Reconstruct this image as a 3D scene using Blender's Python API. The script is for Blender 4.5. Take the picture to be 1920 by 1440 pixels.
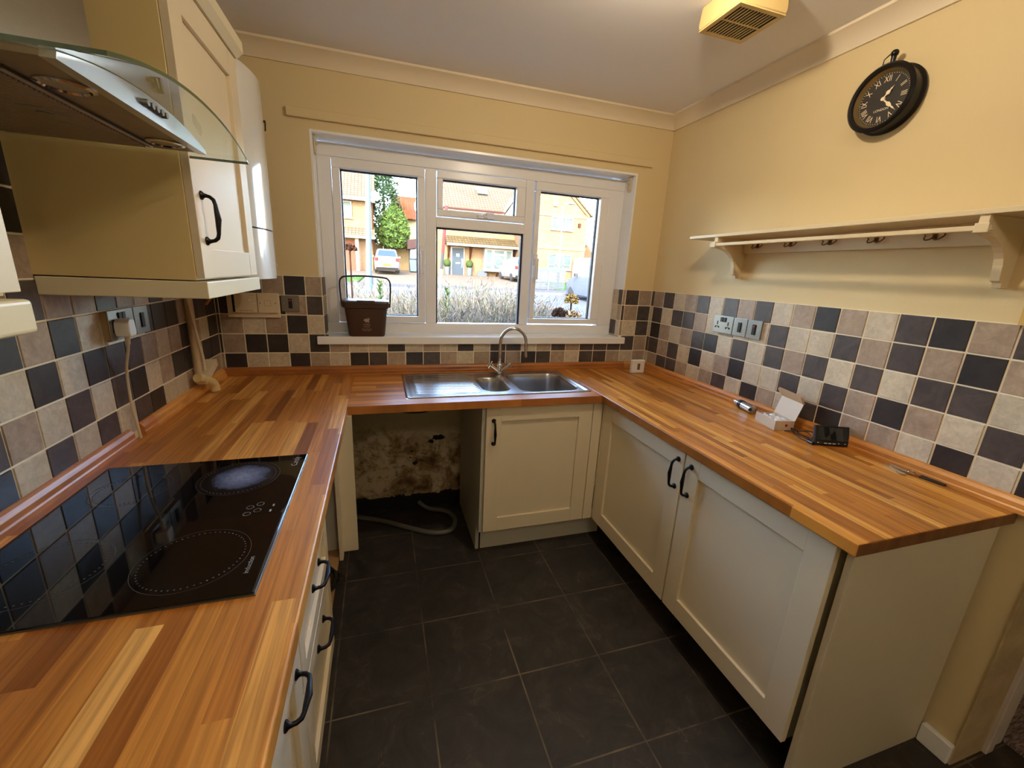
import bpy, bmesh, math, random
from mathutils import Matrix, Vector
random.seed(7)
PI = math.pi
sc = bpy.context.scene
COL = sc.collection
for o in list(bpy.data.objects): bpy.data.objects.remove(o)

# ------------------------------------------------------------------ camera
CAM = Vector((0.80695, -2.49280, 1.51425))
yaw, pitch, roll, FPX = -0.30982, -0.26110, 0.05108, 781.32
fwd = Vector((-math.sin(yaw)*math.cos(pitch), math.cos(yaw)*math.cos(pitch), math.sin(pitch)))
rt = Vector((math.cos(yaw), math.sin(yaw), 0)); up = rt.cross(fwd)
rt2 = rt*math.cos(roll) + up*math.sin(roll); up2 = -rt*math.sin(roll) + up*math.cos(roll)
cd = bpy.data.cameras.new('camera'); cam = bpy.data.objects.new('camera', cd); COL.objects.link(cam)
M = Matrix((rt2, up2, -fwd)).transposed().to_4x4(); M.translation = CAM
cam.matrix_world = M
cd.sensor_fit = 'HORIZONTAL'; cd.sensor_width = 36.0; cd.lens = FPX/1920*36.0
cd.clip_start = 0.02; cd.clip_end = 500
sc.camera = cam

# ------------------------------------------------------------------ light
w = bpy.data.worlds.new('sky'); sc.world = w; w.use_nodes = True
wn = w.node_tree.nodes; wl = w.node_tree.links
bg = wn['Background']
sky = wn.new('ShaderNodeTexSky'); sky.sky_type = 'NISHITA'; sky.sun_disc = False
sky.sun_elevation = math.radians(32); sky.sun_rotation = math.radians(200)
sky.altitude = 0; sky.air_density = 1.0; sky.dust_density = 1.6; sky.ozone_density = 1.0
wl.new(sky.outputs[0], bg.inputs[0]); bg.inputs[1].default_value = 4.2
sd = bpy.data.lights.new('sun', 'SUN'); so = bpy.data.objects.new('sun', sd); COL.objects.link(so)
sd.energy = 8.5; sd.angle = math.radians(0.6); sd.color = (1.0, 0.93, 0.82)
so.rotation_euler = Vector((0.35, 0.78, -0.52)).to_track_quat('-Z', 'Y').to_euler()
so.location = (0, -10, 12)
LAMP_POS = (1.62, -1.34, 2.395); LAMP_STRENGTH = 490.0; LAMP_COLOR = (1.0, 0.85, 0.64)
REAR_POS = (1.35, -3.25, 2.30); REAR_STRENGTH = 38.0; REAR_COLOR = (1.0, 0.88, 0.72)
sc.view_settings.view_transform = 'Standard'; sc.view_settings.look = 'None'
sc.view_settings.gamma = 1.0; sc.view_settings.use_curve_mapping = False
sc.view_settings.exposure = 0.35

# ------------------------------------------------------------------ materials
def srgb(r, g, b):
    f = lambda c: (c/255/12.92) if c/255 <= 0.04045 else ((c/255+0.055)/1.055)**2.4
    return (f(r), f(g), f(b), 1)
MATS = {}
def mat(name, col, rough=0.5, metal=0.0, noise=0.0, nscale=8.0, bump=0.0, bscale=60.0, spec=0.5, emit=None, estr=0, col2=None, coat=0.0, stretch=(1, 1, 1)):
    if name in MATS: return MATS[name]
    m = bpy.data.materials.new(name); m.use_nodes = True; nt = m.node_tree; n = nt.nodes; l = nt.links
    p = n['Principled BSDF']
    p.inputs['Base Color'].default_value = col; p.inputs['Roughness'].default_value = rough
    p.inputs['Metallic'].default_value = metal; p.inputs['Specular IOR Level'].default_value = spec
    p.inputs['Coat Weight'].default_value = coat; p.inputs['Coat Roughness'].default_value = 0.08
    tc = n.new('ShaderNodeTexCoord'); mp = n.new('ShaderNodeMapping'); l.new(tc.outputs['Object'], mp.inputs[0]); mp.inputs['Scale'].default_value = stretch
    if noise or col2:
        tx = n.new('ShaderNodeTexNoise'); tx.inputs['Scale'].default_value = nscale; tx.inputs['Detail'].default_value = 6
        l.new(mp.outputs[0], tx.inputs[0])
        rp = n.new('ShaderNodeValToRGB'); l.new(tx.outputs[0], rp.inputs[0])
        a = Vector(col[:3]); b = Vector(col2[:3]) if col2 else a*(1-noise)
        rp.color_ramp.elements[0].position = 0.35; rp.color_ramp.elements[1].position = 0.65
        rp.color_ramp.elements[0].color = (*b, 1); rp.color_ramp.elements[1].color = (*a, 1)
        l.new(rp.outputs[0], p.inputs['Base Color'])
    if bump:
        t2 = n.new('ShaderNodeTexNoise'); t2.inputs['Scale'].default_value = bscale; t2.inputs['Detail'].default_value = 5
        l.new(mp.outputs[0], t2.inputs[0]); bp = n.new('ShaderNodeBump'); bp.inputs['Strength'].default_value = bump; bp.inputs['Distance'].default_value = 0.01
        l.new(t2.outputs[0], bp.inputs['Height']); l.new(bp.outputs[0], p.inputs['Normal'])
    if emit:
        p.inputs['Emission Color'].default_value = (*emit[:3], 1); p.inputs['Emission Strength'].default_value = estr
    MATS[name] = m; return m

def newmat(name):
    m = bpy.data.materials.new(name); m.use_nodes = True; MATS[name] = m
    return m, m.node_tree.nodes, m.node_tree.links, m.node_tree.nodes['Principled BSDF']
def math_(n, l, op, a, b=None):
    q = n.new('ShaderNodeMath'); q.operation = op
    for i, v in enumerate((a, b)):
        if v is None: continue
        if isinstance(v, (int, float)): q.inputs[i].default_value = v
        else: l.new(v, q.inputs[i])
    return q.outputs[0]
def ramp(n, l, fac, stops, interp='LINEAR'):
    r = n.new('ShaderNodeValToRGB'); r.color_ramp.interpolation = interp; e = r.color_ramp.elements
    while len(e) < len(stops): e.new(0.5)
    for k, (p, c) in enumerate(stops): e[k].position = p; e[k].color = c
    l.new(fac, r.inputs[0]); return r.outputs[0]
def mix(n, l, fac, a, b, mode='MIX'):
    q = n.new('ShaderNodeMix'); q.data_type = 'RGBA'; q.blend_type = mode
    if isinstance(fac, (int, float)): q.inputs[0].default_value = fac
    else: l.new(fac, q.inputs[0])
    for i, v in ((6, a), (7, b)):
        if isinstance(v, tuple): q.inputs[i].default_value = v
        else: l.new(v, q.inputs[i])
    return q.outputs[2]
def noise(n, l, vec, scale, detail=5, rough=0.55, dist=0.0):
    t = n.new('ShaderNodeTexNoise'); t.inputs['Scale'].default_value = scale; t.inputs['Detail'].default_value = detail
    t.inputs['Roughness'].default_value = rough; t.inputs['Distortion'].default_value = dist
    l.new(vec, t.inputs[0]); return t.outputs[0]
def coords(n, l):
    tc = n.new('ShaderNodeTexCoord'); s = n.new('ShaderNodeSeparateXYZ'); l.new(tc.outputs['Object'], s.inputs[0])
    return tc.outputs['Object'], s.outputs[0], s.outputs[1], s.outputs[2]
def comb(n, l, a, b, c=0.0):
    q = n.new('ShaderNodeCombineXYZ')
    for i, v in enumerate((a, b, c)):
        if isinstance(v, (int, float)): q.inputs[i].default_value = v
        else: l.new(v, q.inputs[i])
    return q.outputs[0]

def wood(name, along, stave=0.042, length=0.42, tint=(1, 1, 1), rough=0.30, con=1.0):
    """butcher block: staves run along axis 0 (x) or 1 (y)"""
    m, n, l, p = newmat(name)
    vec, X, Y, Z = coords(n, l)
    u, v = (X, Y) if along == 0 else (Y, X)
    row = math_(n, l, 'FLOOR', math_(n, l, 'DIVIDE', v, stave))
    w1 = n.new('ShaderNodeTexWhiteNoise'); w1.noise_dimensions = '1D'; l.new(row, w1.inputs['W'])
    uo = math_(n, l, 'ADD', math_(n, l, 'DIVIDE', u, length), math_(n, l, 'MULTIPLY', w1.outputs[0], 7.3))
    cell = math_(n, l, 'FLOOR', uo)
    w2 = n.new('ShaderNodeTexWhiteNoise'); w2.noise_dimensions = '2D'; l.new(comb(n, l, row, cell), w2.inputs['Vector'])
    T = lambda r, g, b: tuple(x*t for x, t in zip(srgb(r, g, b)[:3], tint)) + (1,)
    base = ramp(n, l, w2.outputs[0], [(a, tuple(m_+(c-m_)*con for c, m_ in zip(cc, T(194, 142, 80)))) for a, cc in [(0.0, T(126, 78, 38)), (0.15, T(164, 110, 58)), (0.45, T(190, 136, 76)), (0.7, T(204, 152, 88)), (0.9, T(222, 176, 112)), (1.0, T(232, 194, 136))]])
    # grain: stretched noise, offset per stave
    off = math_(n, l, 'MULTIPLY', w2.outputs[0], 37.0)
    gv = comb(n, l, math_(n, l, 'MULTIPLY', u, 3.0), math_(n, l, 'ADD', math_(n, l, 'MULTIPLY', v, 120.0), off), off)
    g1 = noise(n, l, gv, 1.0, 6, 0.6, 0.5)
    gv2 = comb(n, l, math_(n, l, 'MULTIPLY', u, 1.6), math_(n, l, 'ADD', math_(n, l, 'MULTIPLY', v, 22.0), off), off)
    g2 = noise(n, l, gv2, 1.0, 4, 0.5, 1.5)
    c1 = mix(n, l, 1.0, base, ramp(n, l, g1, [(0.32, (0.66, 0.58, 0.48, 1)), (0.60, (1.10, 1.07, 1.02, 1))]), 'MULTIPLY')
    c2 = mix(n, l, 0.8, c1, ramp(n, l, g2, [(0.3, (0.72, 0.66, 0.6, 1)), (0.6, (1.08, 1.06, 1.04, 1))]), 'MULTIPLY')
    l.new(c2, p.inputs['Base Color'])
    rr = ramp(n, l, g1, [(0.2, (rough+0.12,)*3+(1,)), (0.8, (rough-0.02,)*3+(1,))]); l.new(rr, p.inputs['Roughness'])
    bp = n.new('ShaderNodeBump'); bp.inputs['Strength'].default_value = 0.12; bp.inputs['Distance'].default_value = 0.002
    l.new(g1, bp.inputs['Height']); l.new(bp.outputs[0], p.inputs['Normal'])
    p.inputs['Specular IOR Level'].default_value = 0.45
    return m

def tile_mat(name, c1, c2, rough=0.42):
    m, n, l, p = newmat(name)
    vec, X, Y, Z = coords(n, l)
    t1 = noise(n, l, vec, 14, 8, 0.62, 1.2); t2 = noise(n, l, vec, 55, 6, 0.6, 0.8)
    wv = n.new('ShaderNodeTexWhiteNoise'); wv.noise_dimensions = '3D'
    f = lambda s: math_(n, l, 'FLOOR', math_(n, l, 'DIVIDE', s, 0.1025))
    l.new(comb(n, l, f(X), f(Y), f(math_(n, l, 'ADD', Z, 0.0955))), wv.inputs[0])
    a = ramp(n, l, t1, [(0.35, c2), (0.65, c1)])
    b = mix(n, l, 0.55, a, ramp(n, l, t2, [(0.35, (0.72, 0.7, 0.68, 1)), (0.65, (1.12, 1.1, 1.08, 1))]), 'MULTIPLY')
    c = mix(n, l, 0.6, b, ramp(n, l, wv.outputs[0], [(0, (0.86, 0.86, 0.88, 1)), (1, (1.1, 1.08, 1.05, 1))]), 'MULTIPLY')
    l.new(c, p.inputs['Base Color']); p.inputs['Roughness'].default_value = rough
    bp = n.new('ShaderNodeBump'); bp.inputs['Strength'].default_value = 0.25; bp.inputs['Distance'].default_value = 0.003
    l.new(t1, bp.inputs['Height']); l.new(bp.outputs[0], p.inputs['Normal'])
    return m

def slate_floor():
    m, n, l, p = newmat('slate_floor')
    vec, X, Y, Z = coords(n, l)
    P = 0.341
    u = math_(n, l, 'DIVIDE', math_(n, l, 'SUBTRACT', X, 0.600), P); v = math_(n, l, 'DIVIDE', math_(n, l, 'SUBTRACT', Y, -0.617), P)
    def edge(s):
        fr = math_(n, l, 'FRACT', s); return math_(n, l, 'MINIMUM', fr, math_(n, l, 'SUBTRACT', 1.0, fr))
    jit = noise(n, l, vec, 30, 3)
    e = math_(n, l, 'SUBTRACT', math_(n, l, 'MINIMUM', edge(u), edge(v)), math_(n, l, 'MULTIPLY', jit, 0.004))
    g = math_(n, l, 'LESS_THAN', e, 0.0062)
    wv = n.new('ShaderNodeTexWhiteNoise'); wv.noise_dimensions = '2D'; l.new(comb(n, l, math_(n, l, 'FLOOR', u), math_(n, l, 'FLOOR', v)), wv.inputs[0])
    t1 = noise(n, l, vec, 7, 9, 0.66, 1.0); t2 = noise(n, l, vec, 24, 8, 0.7, 0.6)
    a = ramp(n, l, t1, [(0.3, srgb(28, 26, 26)), (0.52, srgb(47, 43, 40)), (0.74, srgb(70, 62, 54))])
    b = mix(n, l, 0.5, a, ramp(n, l, t2, [(0.3, (0.6, 0.6, 0.6, 1)), (0.7, (1.35, 1.3, 1.25, 1))]), 'MULTIPLY')
    # thin pale scratches / veins
    vr = n.new('ShaderNodeTexVoronoi'); vr.feature = 'DISTANCE_TO_EDGE'; vr.inputs['Scale'].default_value = 3.3
    dv = n.new('ShaderNodeVectorMath'); dv.operation = 'ADD'
    nz = n.new('ShaderNodeTexNoise'); nz.inputs['Scale'].default_value = 4; l.new(vec, nz.inputs[0])
    l.new(vec, dv.inputs[0]); l.new(nz.outputs[1], dv.inputs[1]); l.new(dv.outputs[0], vr.inputs[0])
    sc_ = math_(n, l, 'MULTIPLY', math_(n, l, 'LESS_THAN', vr.outputs[0], 0.006), math_(n, l, 'GREATER_THAN', t1, 0.55))
    c = mix(n, l, math_(n, l, 'MULTIPLY', sc_, 0.35), b, srgb(110, 100, 90))
    gc = ramp(n, l, noise(n, l, vec, 5, 4), [(0.38, srgb(46, 42, 37)), (0.64, srgb(120, 106, 84))])
    d = mix(n, l, g, c, gc)
    l.new(d, p.inputs['Base Color'])
    l.new(ramp(n, l, t2, [(0.2, (0.42,)*3+(1,)), (0.8, (0.6,)*3+(1,))]), p.inputs['Roughness'])
    h = math_(n, l, 'SUBTRACT', math_(n, l, 'MULTIPLY', t1, 0.5), g)
    bp = n.new('ShaderNodeBump'); bp.inputs['Strength'].default_value = 0.35; bp.inputs['Distance'].default_value = 0.004
    l.new(h, bp.inputs['Height']); l.new(bp.outputs[0], p.inputs['Normal'])
    return m

def damp_plaster():
    m, n, l, p = newmat('damp_plaster')
    vec, X, Y, Z = coords(n, l)
    t1 = noise(n, l, vec, 6, 8, 0.65, 0.8); t2 = noise(n, l, vec, 26, 8, 0.7, 0.5); t3 = noise(n, l, vec, 3, 4)
    clean = srgb(196, 180, 150)
    stain = ramp(n, l, t1, [(0.34, srgb(96, 72, 44)), (0.46, srgb(160, 130, 90)), (0.56, srgb(206, 184, 146))])
    mould = ramp(n, l, t2, [(0.38, srgb(70, 60, 48)), (0.48, (1, 1, 1, 1))])
    st = mix(n, l, 0.6, stain, mould, 'MULTIPLY')
    hm = math_(n, l, 'ADD', Z, math_(n, l, 'MULTIPLY', math_(n, l, 'SUBTRACT', t3, 0.5), 0.45))
    f = n.new('ShaderNodeMapRange'); f.inputs[1].default_value = 0.40; f.inputs[2].default_value = 0.62; l.new(hm, f.inputs[0])
    c = mix(n, l, f.outputs[0], st, clean)
    # black rubble line at the very bottom
    hb = math_(n, l, 'ADD', Z, math_(n, l, 'MULTIPLY', math_(n, l, 'SUBTRACT', t1, 0.5), 0.16))
    c = mix(n, l, math_(n, l, 'LESS_THAN', hb, 0.085), c, srgb(22, 19, 16))
    l.new(c, p.inputs['Base Color']); p.inputs['Roughness'].default_value = 0.95
    bp = n.new('ShaderNodeBump'); bp.inputs['Strength'].default_value = 0.5; bp.inputs['Distance'].default_value = 0.01
    l.new(t1, bp.inputs['Height']); l.new(bp.outputs[0], p.inputs['Normal'])
    return m

def brick_mat(name, c1, c2, mortar, vert='x', bw=0.225, bh=0.075):
    m, n, l, p = newmat(name)
    vec, X, Y, Z = coords(n, l)
    b = n.new('ShaderNodeTexBrick'); b.inputs['Scale'].default_value = 1.0
    b.inputs['Brick Width'].default_value = bw; b.inputs['Row Height'].default_value = bh; b.inputs['Mortar Size'].default_value = 0.006
    b.inputs['Color1'].default_value = c1; b.inputs['Color2'].default_value = c2; b.inputs['Mortar'].default_value = mortar
    s = math_(n, l, 'ADD', X, Y)
    l.new(comb(n, l, s, Z), b.inputs[0])
    v = mix(n, l, 0.45, b.outputs[0], ramp(n, l, noise(n, l, vec, 1.3, 6), [(0.3, (0.8, 0.76, 0.72, 1)), (0.7, (1.1, 1.08, 1.05, 1))]), 'MULTIPLY')
    l.new(v, p.inputs['Base Color']); p.inputs['Roughness'].default_value = 0.9; p.inputs['Specular IOR Level'].default_value = 0.04
    return m

def roof_mat(name, c1, c2):
    m, n, l, p = newmat(name)
    vec, X, Y, Z = coords(n, l)
    b = n.new('ShaderNodeTexBrick'); b.offset = 0.0; b.inputs['Scale'].default_value = 1.0
    b.inputs['Brick Width'].default_value = 0.22; b.inputs['Row Height'].default_value = 0.16; b.inputs['Mortar Size'].default_value = 0.028
    b.inputs['Mortar Smooth'].default_value = 0.6
    b.inputs['Color1'].default_value = c1; b.inputs['Color2'].default_value = c2; b.inputs['Mortar'].default_value = tuple(x*0.42 for x in c1[:3])+(1,)
    l.new(comb(n, l, X, Z), b.inputs[0])
    v = mix(n, l, 0.5, b.outputs[0], ramp(n, l, noise(n, l, vec, 1.0, 5), [(0.3, (0.78, 0.76, 0.72, 1)), (0.7, (1.12, 1.1, 1.05, 1))]), 'MULTIPLY')
    l.new(v, p.inputs['Base Color']); p.inputs['Roughness'].default_value = 0.85; p.inputs['Specular IOR Level'].default_value = 0.04
    return m

def pane_mat(name='window_glass', tint=(1, 1, 1, 1), ior=1.45):
    m = bpy.data.materials.new(name); m.use_nodes = True; nt = m.node_tree; n = nt.nodes; l = nt.links
    n.remove(n['Principled BSDF'])
    t = n.new('ShaderNodeBsdfTransparent'); t.inputs[0].default_value = tint
    g = n.new('ShaderNodeBsdfGlossy'); g.inputs['Roughness'].default_value = 0.01
    fr = n.new('ShaderNodeFresnel'); fr.inputs[0].default_value = ior
    mx = n.new('ShaderNodeMixShader')
    l.new(fr.outputs[0], mx.inputs[0]); l.new(t.outputs[0], mx.inputs[1]); l.new(g.outputs[0], mx.inputs[2])
    l.new(mx.outputs[0], n['Material Output'].inputs[0]); MATS[name] = m; return m

WALL = mat('wall_paint', srgb(219, 198, 152), 0.62, bump=0.05, bscale=180, spec=0.3)
CEIL = mat('ceiling_paint', srgb(236, 232, 228), 0.9, bump=0.04, bscale=200, spec=0.2)
COVE = mat('cove_paint', srgb(228, 212, 184), 0.7, spec=0.3)
WHITE = mat('white_gloss_paint', srgb(242, 241, 240), 0.25)
UPVC = mat('white_upvc', srgb(240, 239, 240), 0.28)
GASKET = mat('rubber_gasket', srgb(30, 30, 36), 0.6)
CREAM = mat('cream_cabinet', srgb(230, 214, 182), 0.36, noise=0.03, nscale=3)
CREAM2 = mat('cream_cornice', srgb(232, 220, 184), 0.34)
CARC = mat('cabinet_carcass', srgb(202, 196, 178), 0.45)
DARKIN = mat('cabinet_inside', srgb(120, 112, 98), 0.7)
IRON = mat('black_iron', srgb(22, 20, 22), 0.35, metal=0.6, spec=0.5)
STEEL = mat('brushed_steel', srgb(176, 174, 170), 0.3, metal=1.0, noise=0.12, nscale=30, stretch=(1, 30, 30))
STEEL_S = mat('sink_steel', srgb(186, 186, 186), 0.26, metal=1.0)
STEEL_H = mat('hood_steel', srgb(150, 142, 130), 0.38, metal=1.0, noise=0.08, nscale=40, stretch=(30, 1, 30))
CHROME = mat('chrome', srgb(205, 203, 200), 0.12, metal=1.0)
SATIN = mat('satin_chrome', srgb(150, 147, 142), 0.34, metal=1.0)
BLACKP = mat('black_plastic', srgb(14, 14, 16), 0.3)
BLACKM = mat('matte_black', srgb(10, 10, 10), 0.8)
WPLAST = mat('white_plastic', srgb(232, 230, 224), 0.35)
CPLAST = mat('aged_white_plastic', srgb(214, 196, 164), 0.42)
VENTP = mat('yellowed_plastic', srgb(216, 188, 126), 0.4)
GROUT = mat('grout', srgb(236, 224, 196), 0.85)
T_C = tile_mat('tile_cream', srgb(208, 196, 174), srgb(194, 180, 156))
T_T = tile_mat('tile_taupe', srgb(176, 156, 136), srgb(156, 136, 118))
T_D = tile_mat('tile_charcoal', srgb(84, 74, 72), srgb(64, 56, 55), 0.4)
T_K = tile_mat('tile_charcoal_shaded', srgb(54, 49, 50), srgb(40, 36, 38), 0.38)  # charcoal tile again, colour darkened where the light angle dims it
WOODX = wood('oak_block_across', 0, 0.042, 0.55, tint=(0.98, 0.80, 0.58), con=0.7)
WOODY = wood('oak_block_lengthways', 1, 0.040, 0.44, tint=(0.98, 0.83, 0.54), con=0.95)
WOODR = wood('golden_oak_block', 1, 0.030, 0.46, tint=(1.03, 0.88, 0.48), con=0.75)
WOODU = wood('oak_trim_lengthways', 1, 0.3, 3.0, tint=(1.02, 0.86, 0.62))
WOODV = wood('oak_trim_across', 0, 0.3, 3.0, tint=(0.85, 0.72, 0.62))
FLOORM = slate_floor()
PLAST = damp_plaster()
GLASS = pane_mat()
HGLASS = pane_mat('hood_glass', (0.93, 0.97, 0.94, 1))
GGREEN = mat('glass_edge_green', srgb(40, 74, 50), 0.1, spec=0.8)
HOBM = mat('hob_glass', srgb(6, 6, 7), 0.04, spec=0.6)
RINGM = mat('hob_print', srgb(70, 70, 70), 0.3)

# ------------------------------------------------------------------ mesh builder
class MB:
    def __init__(s): s.bm = bmesh.new(); s.mi = 0
    def _f(s, vs, smooth=False):
        try:
            f = s.bm.faces.new(vs); f.material_index = s.mi; f.smooth = smooth; return f
        except ValueError: return None
    def box(s, x0, x1, y0, y1, z0, z1, M=None):
        if x0 > x1: x0, x1 = x1, x0
        if y0 > y1: y0, y1 = y1, y0
        if z0 > z1: z0, z1 = z1, z0
        v = [Vector(c) for c in ((x0,y0,z0),(x1,y0,z0),(x1,y1,z0),(x0,y1,z0),(x0,y0,z1),(x1,y0,z1),(x1,y1,z1),(x0,y1,z1))]
        if M: v = [M @ c for c in v]
        v = [s.bm.verts.new(c) for c in v]
        for f in ((3,2,1,0),(4,5,6,7),(0,1,5,4),(1,2,6,5),(2,3,7,6),(3,0,4,7)): s._f([v[i] for i in f])
        return s
    def prism(s, poly, h0, h1, axis='z', M=None, smooth=False):
        """poly 2-D points; axis z:(x,y) x:(y,z) y:(x,z)"""
        def P(a, b, h): return Vector({'z': (a, b, h), 'x': (h, a, b), 'y': (a, h, b)}[axis])
        A = [P(a, b, h0) for a, b in poly]; B = [P(a, b, h1) for a, b in poly]
        if M: A = [M @ c for c in A]; B = [M @ c for c in B]
        A = [s.bm.verts.new(c) for c in A]; B = [s.bm.verts.new(c) for c in B]
        s._f(list(reversed(A))); s._f(B)
        for i in range(len(A)):
            j = (i+1) % len(A); s._f([A[i], A[j], B[j], B[i]], smooth)
        return s
    def tube(s, pts, r, seg=10, caps=True, smooth=True):
        pts = [Vector(p) for p in pts]; n = len(pts)
        rs = r if isinstance(r, (list, tuple)) else [r]*n
        prev = None; rings = []
        for i, p in enumerate(pts):
            d = (pts[min(i+1, n-1)] - pts[max(i-1, 0)]).normalized()
            if prev is None:
                a = Vector((0, 0, 1)) if abs(d.z) < 0.9 else Vector((1, 0, 0)); u = d.cross(a).normalized()
            else:
                u = (prev - d*prev.dot(d)); u = u.normalized() if u.length > 1e-6 else d.orthogonal().normalized()
            prev = u; v = d.cross(u)
            rings.append([s.bm.verts.new(p + (u*math.cos(2*PI*k/seg) + v*math.sin(2*PI*k/seg))*rs[i]) for k in range(seg)])
        for i in range(n-1):
            for k in range(seg):
                j = (k+1) % seg; s._f([rings[i][k], rings[i][j], rings[i+1][j], rings[i+1][k]], smooth)
        if caps: s._f(list(reversed(rings[0]))); s._f(rings[-1])
        return s
    def cyl(s, p0, p1, r0, r1=None, seg=20): return s.tube([p0, p1], [r0, r0 if r1 is None else r1], seg)
    def lathe(s, prof, origin=(0, 0, 0), axis=(0, 0, 1), seg=32, smooth=True):
        """prof: (radius, height) list"""
        ax = Vector(axis).normalized(); u = ax.orthogonal().normalized(); v = ax.cross(u); O = Vector(origin)
        rings = []
        for r, h in prof:
            if r < 1e-6: rings.append([s.bm.verts.new(O + ax*h)])
            else: rings.append([s.bm.verts.new(O + ax*h + (u*math.cos(2*PI*k/seg)+v*math.sin(2*PI*k/seg))*r) for k in range(seg)])
        for a, b in zip(rings, rings[1:]):
            for k in range(seg):
                j = (k+1) % seg
                if len(a) == 1 and len(b) == 1: continue
                if len(a) == 1: s._f([a[0], b[j], b[k]], smooth)
                elif len(b) == 1: s._f([a[k], a[j], b[0]], smooth)
                else: s._f([a[k], a[j], b[j], b[k]], smooth)
        return s
    def ball(s, c, r, sub=2, sc=(1, 1, 1)):
        g = bmesh.ops.create_icosphere(s.bm, subdivisions=sub, radius=r)
        for v in g['verts']: v.co = Vector((v.co.x*sc[0], v.co.y*sc[1], v.co.z*sc[2])) + Vector(c)
        for v in g['verts']:
            for f in v.link_faces: f.material_index = s.mi; f.smooth = True
        return s
    def quad(s, a, b, c, d): s._f([s.bm.verts.new(Vector(p)) for p in (a, b, c, d)]); return s
    def grid(s, fn, nu, nv, smooth=True):
        g = [[s.bm.verts.new(Vector(fn(i/nu, j/nv))) for j in range(nv+1)] for i in range(nu+1)]
        for i in range(nu):
            for j in range(nv): s._f([g[i][j], g[i+1][j], g[i+1][j+1], g[i][j+1]], smooth)
        return s
    def text(s, string, size, M, extrude=0.0):
        cu = bpy.data.curves.new('lettering', 'FONT'); cu.body = string; cu.size = size; cu.extrude = extrude
        cu.align_x = 'CENTER'; cu.align_y = 'CENTER'
        ob = bpy.data.objects.new('lettering', cu); COL.objects.link(ob)
        dg = bpy.context.evaluated_depsgraph_get(); me = bpy.data.meshes.new_from_object(ob.evaluated_get(dg))
        me.transform(M); b0 = len(s.bm.faces); s.bm.from_mesh(me); s.bm.faces.ensure_lookup_table()
        for f in s.bm.faces[b0:]: f.material_index = s.mi
        bpy.data.objects.remove(ob); bpy.data.meshes.remove(me); bpy.data.curves.remove(cu)
        return s
    def build(s, name, mats, parent=None, bevel=0, bseg=2, auto=35, recalc=True):
        if recalc: bmesh.ops.recalc_face_normals(s.bm, faces=s.bm.faces)
        me = bpy.data.meshes.new(name); s.bm.to_mesh(me); s.bm.free()
        for m in (mats if isinstance(mats, (list, tuple)) else [mats]): me.materials.append(m)
        if any(p.use_smooth for p in me.polygons): me.set_sharp_from_angle(angle=math.radians(auto))
        o = bpy.data.objects.new(name, me); COL.objects.link(o)
        if bevel:
            b = o.modifiers.new('bevel', 'BEVEL'); b.width = bevel; b.segments = bseg; b.limit_method = 'ANGLE'; b.angle_limit = math.radians(40)
        if parent is not None:
            o.parent = parent; o.matrix_parent_inverse = wm(parent).inverted()
        return o
def wm(o):
    Mx = Matrix.LocRotScale(o.location, o.rotation_euler, o.scale)
    if o.parent: Mx = wm(o.parent) @ o.matrix_parent_inverse @ Mx
    return Mx
def tag(o, label, cat, group=None, kind=None):
    o['label'] = label; o['category'] = cat
    if group: o['group'] = group
    if kind: o['kind'] = kind
    return o
def struct(o, label=None, cat=None):
    o['kind'] = 'structure'
    if label: o['label'] = label
    if cat: o['category'] = cat
    return o
def thing(name, label, cat, loc, group=None, rz=0):
    o = bpy.data.objects.new(name, None); o.empty_display_size = 0.05; COL.objects.link(o)
    o.location = loc; o.rotation_euler = (0, 0, rz)
    return tag(o, label, cat, group)
def dup(root, loc, label=None, rz=None, group=None):
    def cp(o, par):
        c = o.copy(); COL.objects.link(c)
        if par is not None: c.parent = par
        for ch in [x for x in bpy.data.objects if x.parent == o]: cp(ch, c)
        return c
    kids = {}
    r = cp(root, None); r.location = loc
    if rz is not None: r.rotation_euler = (0, 0, rz)
    if label: r['label'] = label
    if group: r['group'] = group
    return r

# ------------------------------------------------------------------ room shell
W = 2.573; H = 2.478; PT = 0.1025; ZT = 1.442
RX0, RX1, RZ0, RZ1 = 0.505, 2.350, 1.124, 2.135      # window reveal
b = MB().box(-0.3, 5.0, -4.2, 0.3, -0.12, 0.0)
struct(b.build('floor', FLOORM), 'dark slate tile kitchen floor with pale worn grout lines', 'floor')
b = MB().box(-0.3, 5.0, -4.2, 0.3, H, H+0.15); struct(b.build('ceiling', CEIL), 'plain off-white ceiling above the kitchen', 'ceiling')
b = MB().box(-0.30, -0.008, -4.2, 0.3, 0, H)
wall_left = struct(b.build('wall_left', WALL), 'painted wall with chequered tiles behind the hob', 'wall')
b = MB()
b.box(-0.008, RX0-0.010, 0.008, 0.30, 0, H); b.box(RX1+0.010, 5.0, 0.008, 0.30, 0, H)
b.box(RX0-0.010, RX1+0.010, 0.008, 0.30, RZ1+0.012, H); b.box(RX0-0.010, RX1+0.010, 0.008, 0.30, 0, 1.08)
wall_back = struct(b.build('wall_back', WALL), 'cream painted window wall', 'wall')
b = MB().box(W+0.008, W+0.19, -1.967, 0.008, 0, H)
wall_right = struct(b.build('wall_right', WALL), 'cream painted wall with clock and shelf', 'wall')
b = MB().box(-0.3, 5.0, -4.2, -4.0, 0, H); struct(b.build('wall_front', WALL), 'cream wall behind the viewpoint', 'wall')
b = MB().box(4.8, 5.0, -4.0, 0.008, 0, H); struct(b.build('wall_far_right', WALL), 'cream wall of the room next door', 'wall')
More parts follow.
